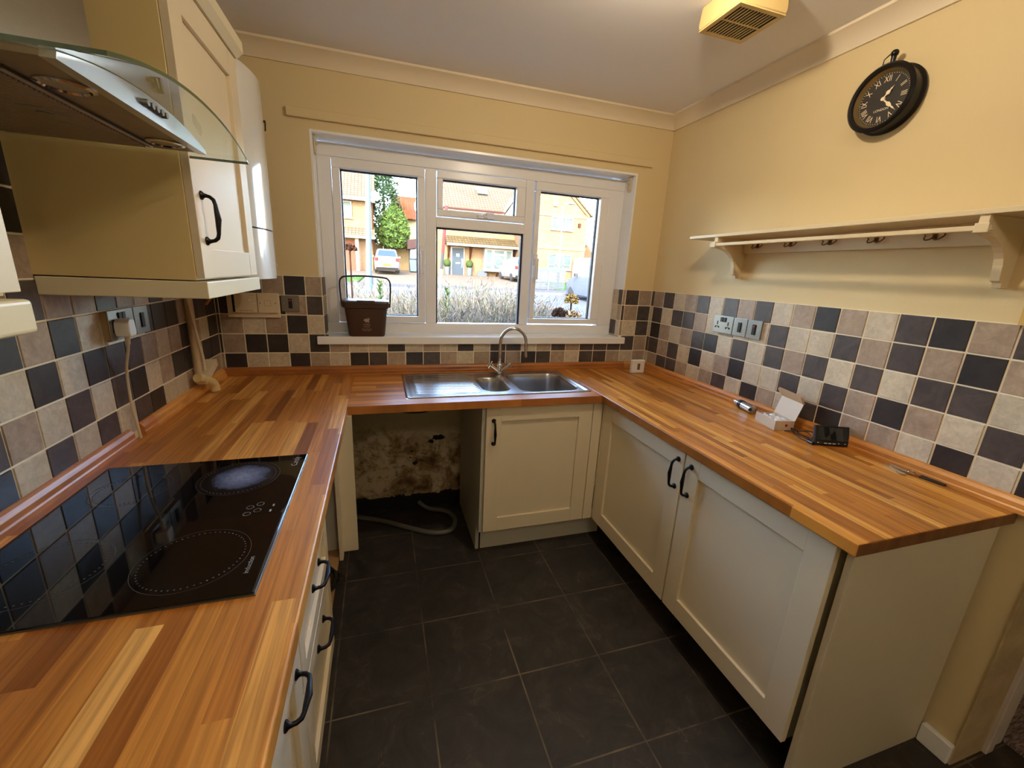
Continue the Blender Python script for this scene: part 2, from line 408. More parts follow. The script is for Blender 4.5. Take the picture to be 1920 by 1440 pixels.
# rough plaster on the end of the right wall, door lining and carpet beyond
b = MB().box(W-0.001, W+0.165, -1.972, -1.967, 0, 2.1)
b.build('plaster_end', mat('bare_plaster', srgb(196, 172, 128), 0.9, noise=0.25, nscale=9, bump=0.8, bscale=35), wall_right)
b = MB().box(W+0.165, W+0.205, -1.985, -1.93, 0, 2.1).box(W+0.215, W+0.275, -1.975, -1.95, 0, 2.1)
struct(b.build('trim_1', mat('lining_paint', srgb(206, 192, 180), 0.45, noise=0.1, nscale=12), None, 0.003), 'off-white door lining on the end of the right wall', 'door lining')
b = MB()
b.box(2.86, 4.8, -4.0, 0.0, 0.0, 0.012)
rug = mat('pink_brown_carpet', srgb(196, 172, 164), 0.95, col2=srgb(112, 74, 66), nscale=42, bump=1.0, bscale=140, stretch=(1, 6, 1))
tag(b.build('carpet', rug), 'pinkish white streaked carpet in the next room past the door lining', 'carpet')
b = MB().box(W-0.014, W+0.008, -1.967, -1.882, 0, 0.075)
struct(b.build('baseboard_right', WHITE, None, 0.004), 'short white skirting board at the end of the right wall', 'skirting board')
# coving
def cove(name, pts, lab):
    """pts: profile (out, z) extruded"""
    pass
prof = [(0, H), (0.070, H), (0.070, H-0.010), (0.055, H-0.016), (0.036, H-0.030), (0.020, H-0.046), (0.012, H-0.062), (0.010, H-0.068), (0, H-0.068)]
b = MB(); b.prism([(0.008-o, z) for o, z in prof], -0.008, W+0.008, 'x', smooth=True)
struct(b.build('trim_2', COVE, auto=60), 'plaster coving above the window wall', 'coving')
b = MB(); b.prism([(W+0.008-o, z) for o, z in prof], -1.967, 0.008, 'y', smooth=True)
struct(b.build('trim_3', COVE, auto=60), 'plaster coving above the clock wall', 'coving')
b = MB(); b.prism([(-0.008+o, z) for o, z in prof], -4.0, 0.008, 'y', smooth=True)
struct(b.build('trim_4', COVE, auto=60), 'plaster coving above the cooker wall', 'coving')
# batten above window
b = MB().box(0.400, 2.450, -0.012, 0.008, 2.188, 2.230)
struct(b.build('trim_5', WALL, None, 0.003), 'painted batten fixed above the window', 'batten')

# tile splashbacks ------------------------------------------------------------
TM = {'C': 1, 'T': 2, 'D': 3, 'K': 4}
TMATS = [GROUT, T_C, T_T, T_D, T_K]
GAP = 0.0023
def tile(mb, axis, face, a0, a1, z0, z1, kind, nrm):
    """axis 'x': plane x=face with a=y ; axis 'y': plane y=face with a=x ; nrm = direction sign the tile faces"""
    a0 += GAP; a1 -= GAP; z0 += GAP; z1 -= GAP
    if a1-a0 < 0.003 or z1-z0 < 0.003: return
    mb.mi = TM[kind]; e = 0.0016; back = face - nrm*0.0030
    P = (lambda a, z, d: (d, a, z)) if axis == 'x' else (lambda a, z, d: (a, d, z))
    lo = [mb.bm.verts.new(P(a, z, back)) for a, z in ((a0, z0), (a1, z0), (a1, z1), (a0, z1))]
    hi = [mb.bm.verts.new(P(a, z, face)) for a, z in ((a0+e, z0+e), (a1-e, z0+e), (a1-e, z1-e), (a0+e, z1-e))]
    flip = (nrm > 0) != (axis == 'x')
    def F(v):
        mb._f(list(reversed(v)) if flip else v)
    F(hi)
    for i in range(4): F([lo[i], lo[(i+1) % 4], hi[(i+1) % 4], hi[i]])
rowz = lambda j: ZT - j*PT
rnd = random.Random(3)
# right wall
RW = ["DTDCTDCDTDCTKTCDKTD", "CDCDDTCTDTDCCDTDTKTD", "CKTCTDKCDCDTDCDCDDCT", "DDTDCKCTKTCDCDTKTCDC", "CTDDTCTDCKTCDKTTCKCK"]
RW[0] = "D"+"TDCTDCDTDCTKTCDKTD"+"C"; RW[1] = "C"+"DCDDTCTCCDCCDTDTKT"+"D"
RW[2] = "C"+"KTCTDKCDCDTDCTCDDC"+"T"; RW[3] = "D"+"DTDCKCTKTCDCDTKTCD"+"C"; RW[4] = "C"+"TDDTCTDCKTCDKTTCKC"+"K"
RW[2] = "C"+"KTCTDKCDCDTDCDCDDC"+"T"; RW[3] = "D"+"DTDCKCTKCCDCDTKTCD"+"C"
mb = MB(); mb.mi = 0; mb.box(W+0.0028, W+0.008, -1.967, 0.008, 0.90, ZT)
B0 = 0.2956*PT
for j, row in enumerate(RW):
    for i, k in enumerate(row):
        i -= 1
        ya = -(B0 + i*PT); yb = ya - PT
        ya = min(ya, 0.0); yb = max(yb, -1.967)
        if ya > yb: tile(mb, 'x', W, yb, ya, max(rowz(j+1), 0.90), rowz(j), k, -1)
for i in range(-1, 19):
    ya = min(-(B0+i*PT), 0); yb = max(ya-PT if i >= 0 else -B0, -1.967)
    if ya > yb: tile(mb, 'x', W, yb, ya, 0.90, rowz(5), rnd.choice('CTDK'), -1)
mb.build('splashback_tiles', TMATS, wall_right)
# back wall
A0 = 0.1443*PT
BW = {0: "DKDTKT", 1: "KKCKTD", 2: "DTCTKC"}
mb = MB(); mb.mi = 0
mb.box(0, RX0, 0.0028, 0.008, 1.124, ZT); mb.box(RX1, W, 0.0028, 0.008, 1.124, ZT); mb.box(0, W, 0.0028, 0.008, 0.90, 1.124)
def brow(j, s, k0, clip=None):
    for n_, k in enumerate(s):
        kk = k0 + n_
        xa = A0 + kk*PT; xb = xa + PT
        xa = max(xa, 0.0); xb = min(xb, W)
        z1, z0 = rowz(j), max(rowz(j+1), 0.90)
        if clip == 'L': xb = min(xb, RX0)
        if clip == 'R': xa = max(xa, RX1)
        if xb > xa: tile(mb, 'y', 0.0, xa, xb, z0, z1, k, -1)
for j, s in BW.items(): brow(j, s, -1, 'L')
brow(0, "TDTD", 22, 'R'); brow(1, "DTDK", 22, 'R'); brow(2, "TCDC", 22, 'R')
r3 = "KTKKCKTCCKCTCKCDDCTDTDDDDTD"; r4 = "TKCCKTCKDTKDTCTDTKDTCDDTCTT"
# row 3 : above the sill line only at both ends
for n_, k in enumerate(r3):
    kk = n_-1; xa = max(A0+kk*PT, 0); xb = min(A0+(kk+1)*PT, W)
    if xb <= xa: continue
    z1 = rowz(3)
    if xa > 0.44 and xb < 2.42: z1 = 1.082
    tile(mb, 'y', 0.0, xa, xb, rowz(4), z1, k, -1)
brow(4, r4, -1)
for kk in range(-1, 26):
    xa = max(A0+kk*PT, 0); xb = min(A0+(kk+1)*PT, W)
    if xb > xa: tile(mb, 'y', 0.0, xa, xb, 0.90, rowz(5), rnd.choice('CTDK'), -1)
mb.build('splashback_tiles', TMATS, wall_back)
# left wall : index -2 sliver, -1, 0.. (towards the camera)
C0 = 1.1273*PT
LW = {0: "TCTTKDCDTCTDTTDTCKTCD", 1: "CKDKTKKDTKCKTKCTDCKTDC", 2: "CKCTKTCTDDKCKCTDTKCTD", 3: "DKKTKKTCKDCDCTDCTDKTC", 4: "CTKTTCCKDCDCDCKTCDTCK"}
LW[0] = "CTDTKCDCTDTTDTDCTKCTC"
#  order: sliver(-2), -1, 0, 1, 2 ...
LW[1] = "D"+"K"+"DKTKKDDCCKTKTCDTCDKT"; LW[2] = "D"+"K"+"CTKTCTDDKCKCTDCTKCDT"; LW[3] = "D"+"K"+"KTKKTCKDCDCTDKCTDCTK"; LW[4] = "C"+"T"+"KCTCCKDCDCDCKTDCTKCD"
mb = MB(); mb.mi = 0
mb.box(-0.008, -0.0028, -2.30, 0.0, 0.90, ZT); mb.box(-0.008, -0.0028, -1.765, -1.147, ZT, ZT+4*PT)
up_rows = {-1: "TTT", -2: "KCD", -3: "KTC", -4: "CDT"}
for j, row in LW.items():
    for i, k in enumerate(row):
        i -= 2
        ya = -(C0 + i*PT); yb = ya-PT
        if i == -2: yb = -(C0 - PT); ya = 0.0
        ya = min(ya, 0); yb = max(yb, -2.30)
        if ya > yb: tile(mb, 'x', 0.0, yb, ya, max(rowz(j+1), 0.90), rowz(j), k, 1)
for j in (-1, -2, -3, -4):
    for i in range(9, 17):
        ya = min(-(C0+i*PT), -1.147); yb = max(-(C0+(i+1)*PT), -1.765)
        k = {(-1, 10): 'T', (-2, 10): 'K', (-3, 10): 'K', (-1, 9): 'D', (-2, 9): 'C'}.get((j, i), rnd.choice('CTDK'))
        if ya > yb: tile(mb, 'x', 0.0, yb, ya, rowz(j+1), rowz(j), k, 1)
mb.build('splashback_tiles', TMATS, wall_left)
# damp bare wall behind the appliance gap
b = MB().box(0.0, 1.285, 0.004, 0.008, 0, 0.90); b.build('damp_plaster_area', PLAST, wall_back)
def blob(cx, cz, rx, rz_, seed, n=26, amp=0.45):
    r_ = random.Random(seed); return [(cx+rx*math.cos(2*PI*k/n)*(1-amp*r_.random()), cz+rz_*math.sin(2*PI*k/n)*(1-amp*r_.random())) for k in range(n)]
for args in ((1.135, 0.475, 0.050, 0.024, 2), (1.085, 0.452, 0.022, 0.016, 5), (0.965, 0.395, 0.013, 0.008, 6), (0.985, 0.312, 0.020, 0.017, 7), (0.955, 0.352, 0.008, 0.006, 8)):
    b = MB().prism(blob(*args), 0.0025, 0.005, 'y'); b.build('plaster_hole', BLACKM, wall_back)

# ------------------------------------------------------------------ window
win = bpy.data.objects.new('window_1', None); COL.objects.link(win); win.location = (1.43, 0.13, RZ0)
struct(win, 'white three-part casement window over the sink', 'window')
FY0, FY1 = 0.125, 0.185
b = MB()
b.box(RX0-0.010, RX1+0.010, 0.007, 0.30, RZ1, RZ1+0.012); b.box(RX0-0.010, RX0, 0.007, 0.30, RZ0, RZ1); b.box(RX1, RX1+0.010, 0.007, 0.30, RZ0, RZ1)
b.build('reveal_lining', WHITE, win)
b = MB()
FX0, FX1, FZ0, FZ1 = RX0, RX1, 1.124, 2.125
gl = {'left': (0.621, 1.020, 1.232, 2.003), 'top': (1.171, 1.608, 1.852, 2.008), 'low': (1.137, 1.662, 1.186, 1.744), 'right': (1.770, 2.176, 1.232, 2.003)}
# outer frame with mullions and transom
b.box(FX0, FX1, FY0, FY1, FZ0, 1.186); b.box(FX0, FX1, FY0, FY1, 2.060, FZ1)
b.box(FX0, 0.574, FY0, FY1, 1.186, 2.060); b.box(1.068, 1.130, FY0, FY1, 1.186, 2.060)
b.box(1.672, 1.728, FY0, FY1, 1.186, 2.060); b.box(2.242, FX1, FY0, FY1, 1.186, 2.060); b.box(1.130, 1.672, FY0, FY1, 1.750, 1.806)
b.build('window_frame', UPVC, win, 0.004)
def sash(name, x0, x1, z0, z1, g):
    b = MB(); ya, yb = FY0-0.012, FY1-0.010
    b.box(x0, x1, ya, yb, z0, g[2]-0.004); b.box(x0, x1, ya, yb, g[3]+0.004, z1); b.box(x0, g[0]-0.004, ya, yb, g[2]-0.004, g[3]+0.004); b.box(g[1]+0.004, x1, ya, yb, g[2]-0.004, g[3]+0.004)
    s_ = b.build(name, UPVC, win, 0.004)
    b = MB()
    for q in ((g[0]-0.006, g[0]+0.002, g[2]-0.006, g[3]+0.006), (g[1]-0.002, g[1]+0.006, g[2]-0.006, g[3]+0.006), (g[0]-0.006, g[1]+0.006, g[2]-0.006, g[2]+0.001), (g[0]-0.006, g[1]+0.006, g[3]-0.002, g[3]+0.006)):
        b.box(q[0], q[1], 0.150, 0.172, q[2], q[3])
    b.build('gasket', GASKET, s_)
    b = MB().box(g[0]-0.005, g[1]+0.005, 0.158, 0.164, g[2]-0.005, g[3]+0.005); b.build('pane', GLASS, s_)
    return s_
sL = sash('sash', 0.577, 1.064, 1.190, 2.057, gl['left'])
sT = sash('sash', 1.135, 1.668, 1.811, 2.054, gl['top'])
sR = sash('sash', 1.734, 2.237, 1.194, 2.057, gl['right'])
g = gl['low']; b = MB()
for q in ((g[0]-0.008, g[0]+0.002, g[2]-0.002, g[3]+0.008), (g[1]-0.002, g[1]+0.010, g[2]-0.002, g[3]+0.008), (g[0]-0.008, g[1]+0.010, g[3]-0.002, g[3]+0.008)):
    b.box(q[0], q[1], 0.140, 0.170, q[2], q[3])
b.build('gasket', GASKET, win)
b = MB().box(1.128, 1.674, 0.152, 0.158, 1.182, 1.752); b.build('pane', GLASS, win)
def whandle(par, x, z, horiz=False):
    b = MB()
    if horiz:
        b.box(x-0.045, x+0.055, 0.092, 0.114, z-0.010, z+0.010); b.box(x-0.012, x+0.014, 0.078, 0.100, z-0.006, z+0.020); b.box(x, x+0.050, 0.070, 0.082, z+0.006, z+0.022)
    else:
        b.box(x-0.012, x+0.012, 0.098, 0.114, z-0.035, z+0.035); b.cyl((x, 0.112, z), (x, 0.078, z), 0.011); b.box(x-0.010, x+0.010, 0.068, 0.082, z-0.120, z+0.006)
    b.build('handle', UPVC, par, 0.003)
whandle(sL, 1.046, 1.600); whandle(sR, 1.752, 1.600); whandle(sT, 1.415, 1.825, True)
b = MB().box(0.467, 2.392, -0.020, 0.125, 1.080, 1.124); b.build('window_sill', WHITE, win, 0.004)
b = MB().box(0.45, 2.40, 0.185, 0.36, 1.08, 1.12); b.build('outer_sill', WHITE, win)
for i, x in enumerate((RX0+0.006, RX1-0.006)):
    d = 1 if i == 0 else -1
    b = MB(); b.box(x-0.004, x+0.004, 0.045, 0.085, 2.065, 2.133); b.prism([(0.045+0.02+0.02*math.cos(a), 2.065+0.02*math.sin(a)) for a in [PI+PI*k/10 for k in range(11)]], x-0.004, x+0.004, 'x'); b.cyl((x, 0.065, 2.10), (x+d*0.012, 0.065, 2.10), 0.008)
    t_ = b.build('blind_bracket', CPLAST, None, 0.001)
    tag(t_, 'small plastic roller blind bracket at the top %s corner of the window' % ('left', 'right')[i], 'blind bracket')
# reveal side tiles
for x, s, txt in ((RX0, 1, ('D', 'T', 'D')), (RX1, -1, ('CD', 'CT', 'DC'))):
    mb = MB(); mb.mi = 0
    f = x + s*0.006
    mb.box(min(x, x+s*0.003), max(x, x+s*0.003), 0.0, 0.125, RZ0, ZT)
    for j in range(4):
        z1, z0 = rowz(j), max(rowz(j+1), RZ0)
        cols = ((0.0, 0.0225), (0.0225, 0.125)) if s == 1 else ((0.0, 0.050), (0.050, 0.125))
        for ci, (ya, yb) in enumerate(cols):
            k = 'DTDC'[j] if (s == 1) else ('DTCC'[j] if ci == 0 else 'CCDT'[j])
            tile(mb, 'x', f, ya, yb, z0, z1, k, s)
    mb.build('reveal_tiles', TMATS, win)

# ------------------------------------------------------------------ worktops
ZW = 0.910; WT = 0.038
b = MB().box(0.0, 0.652, -2.60, -0.0, ZW-WT, ZW)
lw = tag(b.build('worktop', WOODY, None, 0.004), 'oak block worktop along the cooker wall with the black hob let into it', 'worktop')
b = MB()
xs = (0.6525, 1.9115); ys = (-0.625, -0.0)
hx0, hx1, hy0, hy1 = 0.930, 1.870, -0.530, -0.090
b.box(xs[0], xs[1], ys[0], hy0, ZW-WT, ZW); b.box(xs[0], xs[1], hy1, ys[1], ZW-WT, ZW)
b.box(xs[0], hx0, hy0, hy1, ZW-WT, ZW); b.box(hx1, xs[1], hy0, hy1, ZW-WT, ZW)
bw = tag(b.build('worktop', WOODX), 'reddish oak worktop under the window holding the steel sink', 'worktop')
b = MB().box(1.912, W, -1.903, -0.0, ZW-WT, ZW)
rwo = b.build('worktop', [WOODR, mat('oak_end_grain', srgb(132, 86, 48), 0.5, noise=0.35, nscale=30, stretch=(1, 1, 0.3))], None, 0.004)
for p_ in rwo.data.polygons:
    if p_.normal.y < -0.9: p_.material_index = 1
rw = tag(rwo, 'honey oak worktop along the clock wall with loose bits lying on it', 'worktop')
def upstand(pts_axis, a0, a1, lab, m, side):
    pr = [(0, 0), (0.020, 0), (0.020, 0.012), (0.017, 0.016), (0.017, 0.030), (0.010, 0.040), (0.004, 0.045), (0, 0.045)]
    b = MB()
    if side == 'L': b.prism([(p, ZW+q) for p, q in pr], a0, a1, 'y')
    if side == 'R': b.prism([(W-p, ZW+q) for p, q in pr], a0, a1, 'y')
    if side == 'B': b.prism([(-p, ZW+q) for p, q in pr], a0, a1, 'x')
    return tag(b.build('worktop_upstand', m), lab, 'upstand')
upstand(0, -2.60, -0.905, 'moulded oak upstand beside the hob, up to the gap where the cable drops', WOODU, 'L')
upstand(0, -0.845, -0.02, 'moulded oak upstand under the white pipe, beyond the cable gap', WOODU, 'L')
upstand(0, 0.0, W, 'dark oak upstand behind the sink', WOODV, 'B')
upstand(0, -1.93, -0.02, 'moulded oak upstand along the clock wall tiles', WOODU, 'R')

# ------------------------------------------------------------------ iron handles
def handle(mb, p0, p1, out):
    p0, p1, out = Vector(p0), Vector(p1), Vector(out).normalized()
    d = (p1-p0); L = d.length; d = d/L
    for p in (p0, p1):
        mb.lathe([(0.0115, 0.0), (0.0115, 0.003), (0.006, 0.008), (0.0045, 0.014)], p, out, 14)
    prof = [(0.0, 0.010, 0.0048), (0.02, 0.020, 0.0050), (0.08, 0.028, 0.0052), (0.18, 0.031, 0.0050), (0.32, 0.032, 0.0062), (0.5, 0.034, 0.0078), (0.68, 0.032, 0.0062), (0.82, 0.031, 0.0050), (0.92, 0.028, 0.0052), (0.98, 0.020, 0.0050), (1.0, 0.010, 0.0048)]
    mb.tube([p0 + d*L*t + out*o for t, o, r in prof], [r for t, o, r in prof], 10)
def shaker(mb, axis, face, a0, a1, z0, z1, nrm, th=0.019, st=0.078, rec=0.012):
    """shaker door: face plane at axis=face facing nrm"""
    def bx(pa0, pa1, pz0, pz1, f, t):
        lo, hi = sorted((f, f - nrm*t))
        if axis == 'x': mb.box(lo, hi, pa0, pa1, pz0, pz1)
        else: mb.box(pa0, pa1, lo, hi, pz0, pz1)
    bx(a0, a0+st, z0, z1, face, th); bx(a1-st, a1, z0, z1, face, th)
    bx(a0+st, a1-st, z0, z0+st, face-nrm*0.0006, th-0.0006); bx(a0+st, a1-st, z1-st, z1, face-nrm*0.0006, th-0.0006)
    bx(a0+st, a1-st, z0+st, z1-st, face-nrm*rec, th-rec)

# --- sink base unit
t = thing('base_cabinet', 'cream base cabinet beneath the sink with one handle at the upper left', 'cabinet', (1.6, -0.3, 0))
b = MB().box(1.272, 1.290, -0.580, -0.02, 0.152, 0.868).box(1.272, 1.290, -0.513, -0.02, 0.0, 0.152).box(1.885, 1.903, -0.580, -0.02, 0.16, 0.868).box(1.290, 1.885, -0.580, -0.02, 0.15, 0.168).box(1.29, 1.885, -0.03, -0.02, 0.168, 0.60)
b.build('body', CARC, t)
b = MB(); shaker(b, 'y', -0.600, 1.290, 1.876, 0.162, 0.868, -1); d = b.build('door', CREAM, t, 0.0012)
b = MB(); handle(b, (1.328, -0.600, 0.795), (1.330, -0.600, 0.672), (0, -1, 0)); b.build('handle', IRON, d)
b = MB().box(1.880, 1.934, -0.600, -0.582, 0.162, 0.868); b.build('corner_filler', CREAM, t, 0.001)
b = MB().box(1.300, 2.04, -0.512, -0.498, 0.0, 0.150); b.build('plinth', CARC, t)
# --- right run
t = thing('base_cabinet', 'pair of cream base cabinet doors under the clock wall worktop, handles side by side', 'cabinet', (2.25, -1.25, 0))
b = MB()
b.box(1.955, 2.56, -1.838, -0.640, 0.160, 0.178); b.box(1.955, 2.56, -0.658, -0.640, 0.178, 0.868); b.box(1.955, 2.56, -1.268, -1.250, 0.178, 0.868); b.box(1.955, 2.56, -1.838, -1.822, 0.178, 0.868); b.box(2.55, 2.56, -1.822, -0.658, 0.178, 0.868)
for y in (-0.75, -1.25, -1.78):
    for x in (2.05, 2.48): b.mi = 1; b.cyl((x, y, 0.0), (x, y, 0.16), 0.016)
b.build('body', [CARC, BLACKP], t)
b = MB().box(1.936, 1.954, -0.619, -0.601, 0.166, 0.868); b.build('corner_filler', CREAM, t, 0.001)
for y0, y1, hy in ((-1.254, -0.622, -1.222), (-1.846, -1.262, -1.298)):
    b = MB(); shaker(b, 'x', 1.935, y0, y1, 0.166, 0.868, -1); d = b.build('door', CREAM, t, 0.0012)
    b = MB(); handle(b, (1.935, hy, 0.822), (1.935, hy, 0.702), (-1, 0, 0)); b.build('handle', IRON, d)
b = MB().box(1.953, 2.566, -1.880, -1.862, 0.0, 0.872)
tag(b.build('end_panel', mat('end_panel', srgb(212, 200, 174), 0.42, noise=0.04, nscale=2), None, 0.001), 'pale cream end panel reaching the floor below the right worktop', 'panel')
# --- left run
t = thing('base_cabinet', 'cream drawer cabinet under the hob, black handles on both lower fronts', 'cabinet', (0.3, -1.38, 0))
XD = 0.606
b = MB()
for y in (-1.140, -1.632): b.box(0.03, XD-0.020, y-0.009, y+0.009, 0.10, 0.868)
b.box(0.03, XD-0.020, -1.63, -1.14, 0.150, 0.168); b.box(0.03, 0.04, -1.63, -1.14, 0.168, 0.80)
b.build('body', CARC, t)
for z0, z1, h in ((0.728, 0.868, None), (0.520, 0.722, 0.660), (0.166, 0.514, 0.455)):
    b = MB(); shaker(b, 'x', XD, -1.630, -1.132, z0, z1, 1, st=0.05); d = b.build('drawer_front', CREAM, t, 0.0012)
    if h: b = MB(); handle(b, (XD, -1.330, h), (XD, -1.440, h), (1, 0, 0)); b.build('handle', IRON, d)
b = MB().box(0.540, 0.555, -1.640, -1.135, 0.0, 0.148); b.build('plinth', CARC, t)
t = thing('base_cabinet', 'cream base cabinet at the near end below the cooker wall worktop', 'cabinet', (0.3, -1.95, 0))
b = MB()
for y in (-1.656, -2.300): b.box(0.03, XD-0.020, y-0.009, y+0.009, 0.10, 0.868)
b.box(0.03, XD-0.020, -2.30, -1.65, 0.150, 0.168); b.build('body', CARC, t)
b = MB(); shaker(b, 'x', XD, -1.966, -1.638, 0.728, 0.868, 1, st=0.05); d = b.build('drawer_front', CREAM, t, 0.0012)
b = MB(); shaker(b, 'x', XD, -1.966, -1.638, 0.166, 0.722, 1, st=0.07); d = b.build('door', CREAM, t, 0.0012)
b = MB(); handle(b, (XD, -1.690, 0.650), (XD, -1.800, 0.650), (1, 0, 0)); b.build('handle', IRON, d)
b = MB(); shaker(b, 'x', XD, -2.305, -1.972, 0.166, 0.868, 1); b.build('door', CREAM, t, 0.0012)
b = MB().box(0.540, 0.555, -2.31, -1.648, 0.0, 0.148); b.build('plinth', CARC, t)
# --- open corner bay
t = thing('corner_cabinet', 'open corner cabinet shell with no door, left of the appliance gap', 'cabinet', (0.3, -0.85, 0))
b = MB().box(0.03, 0.585, -1.128, -0.60, 0.180, 0.196).box(0.03, 0.04, -1.128, -0.60, 0.196, 0.85).box(0.08, 0.11, -1.05, -1.02, 0, 0.18).box(0.50, 0.53, -0.70, -0.67, 0, 0.18)
b.build('shelf', mat('chipboard', srgb(168, 128, 78), 0.7), t)
b = MB().box(0.588, 0.668, -0.640, -0.622, 0.190, 0.870); b.build('corner_post', CREAM, t, 0.001)
b = MB().box(0.588, 0.604, -0.690, -0.6405, 0.180, 0.870); b.build('post_return', CREAM, t, 0.001)
b = MB().box(0.03, 0.588, -0.624, -0.606, 0.196, 0.868); b.build('side_panel', CARC, t)
# hoses and cables
b = MB(); pts = [(0.50+0.09*math.cos(a), -0.86+0.09*math.sin(a), 0.212+0.006*(a/(2*PI))) for a in [2*PI*k/24*1.6 for k in range(25)]]
b.tube(pts, 0.013, 8); tag(b.build('hose_coil', BLACKP), 'coiled black hose lying inside the open corner cabinet', 'hose')
def smooth_path(P, n=8):
    P = [Vector(p) for p in P]; out = []
    for i in range(len(P)-1):
        p0, p1, p2, p3 = P[max(i-1, 0)], P[i], P[i+1], P[min(i+2, len(P)-1)]
        for k in range(n):
            t_ = k/n; out.append(0.5*((2*p1)+(-p0+p2)*t_+(2*p0-5*p1+4*p2-p3)*t_*t_+(-p0+3*p1-3*p2+p3)*t_**3))
    out.append(P[-1]); return out
b = MB(); b.tube(smooth_path([(0.52, -0.04, 0.03), (0.64, -0.075, 0.016), (0.785, -0.15, 0.016), (0.966, -0.280, 0.016), (1.07, -0.335, 0.016), (1.165, -0.325, 0.016), (1.205, -0.22, 0.016), (1.165, -0.12, 0.016), (1.06, -0.07, 0.020), (1.0, -0.03, 0.05)]), 0.0145, 12)
tag(b.build('waste_hose', mat('grey_hose', srgb(96, 94, 84), 0.45)), 'grey waste hose looped on the floor in the appliance gap', 'hose')
b = MB(); b.tube(smooth_path([(0.78, -0.03, 0.90-0.03), (0.86, -0.03, 0.700), (0.975, -0.03, 0.662), (1.10, -0.03, 0.69), (1.20, -0.03, 0.868)]), 0.005, 8)
tag(b.build('cable', BLACKP), 'black cable sagging against the bare wall above the appliance gap', 'cable')

# ------------------------------------------------------------------ wall cabinets
t = thing('wall_cabinet', 'tall cream wall cabinet between the extractor hood and the boiler', 'cabinet', (0.17, -0.88, 1.45))
b = MB().box(-0.006, 0.337, -1.147, -0.625, 1.452, 2.170); b.build('body', mat('cabinet_side', srgb(228, 204, 144), 0.42, noise=0.04, nscale=3), t, 0.001)
b = MB(); shaker(b, 'x', 0.357, -1.145, -0.627, 1.458, 2.168, 1); d = b.build('door', CREAM, t, 0.0012)
b = MB(); handle(b, (0.357, -1.098, 1.672), (0.357, -1.098, 1.556), (1, 0, 0)); b.build('handle', IRON, d)
b = MB().box(0.0, 0.362, -1.149, -0.620, 1.404, 1.449); b.build('pelmet', CREAM2, t, 0.002)
b = MB().prism([(0.0, 2.172), (0.362, 2.172), (0.382, 2.190), (0.382, 2.222), (0.0, 2.222)], -1.149, -0.618, 'y'); b.build('cornice', CREAM2, t)
t = thing('wall_cabinet', 'cream wall cabinet at the left edge, nearer than the extractor hood', 'cabinet', (0.17, -2.0, 1.45))
b = MB().box(-0.006, 0.337, -2.30, -1.768, 1.452, 2.170); b.build('body', MATS['cabinet_side'], t, 0.001)
b = MB(); shaker(b, 'x', 0.357, -2.30, -1.770, 1.458, 2.168, 1, st=0.05); d = b.build('door', CREAM, t, 0.0012)
b = MB(); handle(b, (0.357, -1.835, 1.660), (0.357, -1.835, 1.544), (1, 0, 0)); b.build('handle', IRON, d)
b = MB().box(0.0, 0.364, -2.30, -1.766, 1.404, 1.449); b.build('pelmet', CREAM2, t, 0.006, 3)
b = MB().prism([(0.0, 2.172), (0.362, 2.172), (0.382, 2.190), (0.382, 2.222), (0.0, 2.222)], -2.30, -1.766, 'y'); b.build('cornice', CREAM2, t)
# boiler
t = thing('boiler', 'glossy white wall boiler with a bowed front in the corner by the window', 'boiler', (0.17, -0.38, 1.43))
def bplan(off=0.0):
    pts = [(-0.006, -0.605+off), (0.27, -0.605+off)]
    for k in range(17):
        s = k/16*2-1
        r = max(0.0, abs(s)-0.82)/0.18
        pts.append((0.318+0.050*(1-s*s) - 0.045*r*r - off, -0.3875 + s*(0.2175-off)))
    pts += [(0.27, -0.170-off), (-0.006, -0.170-off)]
    return pts
BOIL = mat('boiler_white', srgb(222, 220, 212), 0.10, coat=0.4)
b = MB().prism(bplan(), 1.638, 2.200, 'z', smooth=True); b.build('casing', BOIL, t, 0.0)
b = MB().prism(bplan(0.001), 1.438, 1.632, 'z', smooth=True); b.build('control_flap', BOIL, t)
b = MB().prism(bplan(0.004), 1.632, 1.638, 'z'); b.build('joint', BLACKM, t)
b = MB(); b.cyl((0.335, -0.250, 2.085), (0.358, -0.250, 2.085), 0.005); b.tube([(0.356, -0.250, 2.083), (0.349, -0.226, 2.055)], 0.003, 8); b.build('latch', BLACKP, t)
b = MB(); b.cyl((0.338, -0.255, 1.492), (0.352, -0.255, 1.492), 0.008); b.build('button', SATIN, t)
b = MB(); b.tube([(0.10, -0.30, 1.438), (0.10, -0.30, 1.36), (0.05, -0.26, 1.31)], 0.008, 8); b.cyl((0.045, -0.20, 1.33), (0.045, -0.20, 1.438), 0.0075); b.build('pipe', mat('copper', srgb(190, 140, 90), 0.35, metal=1.0), t)

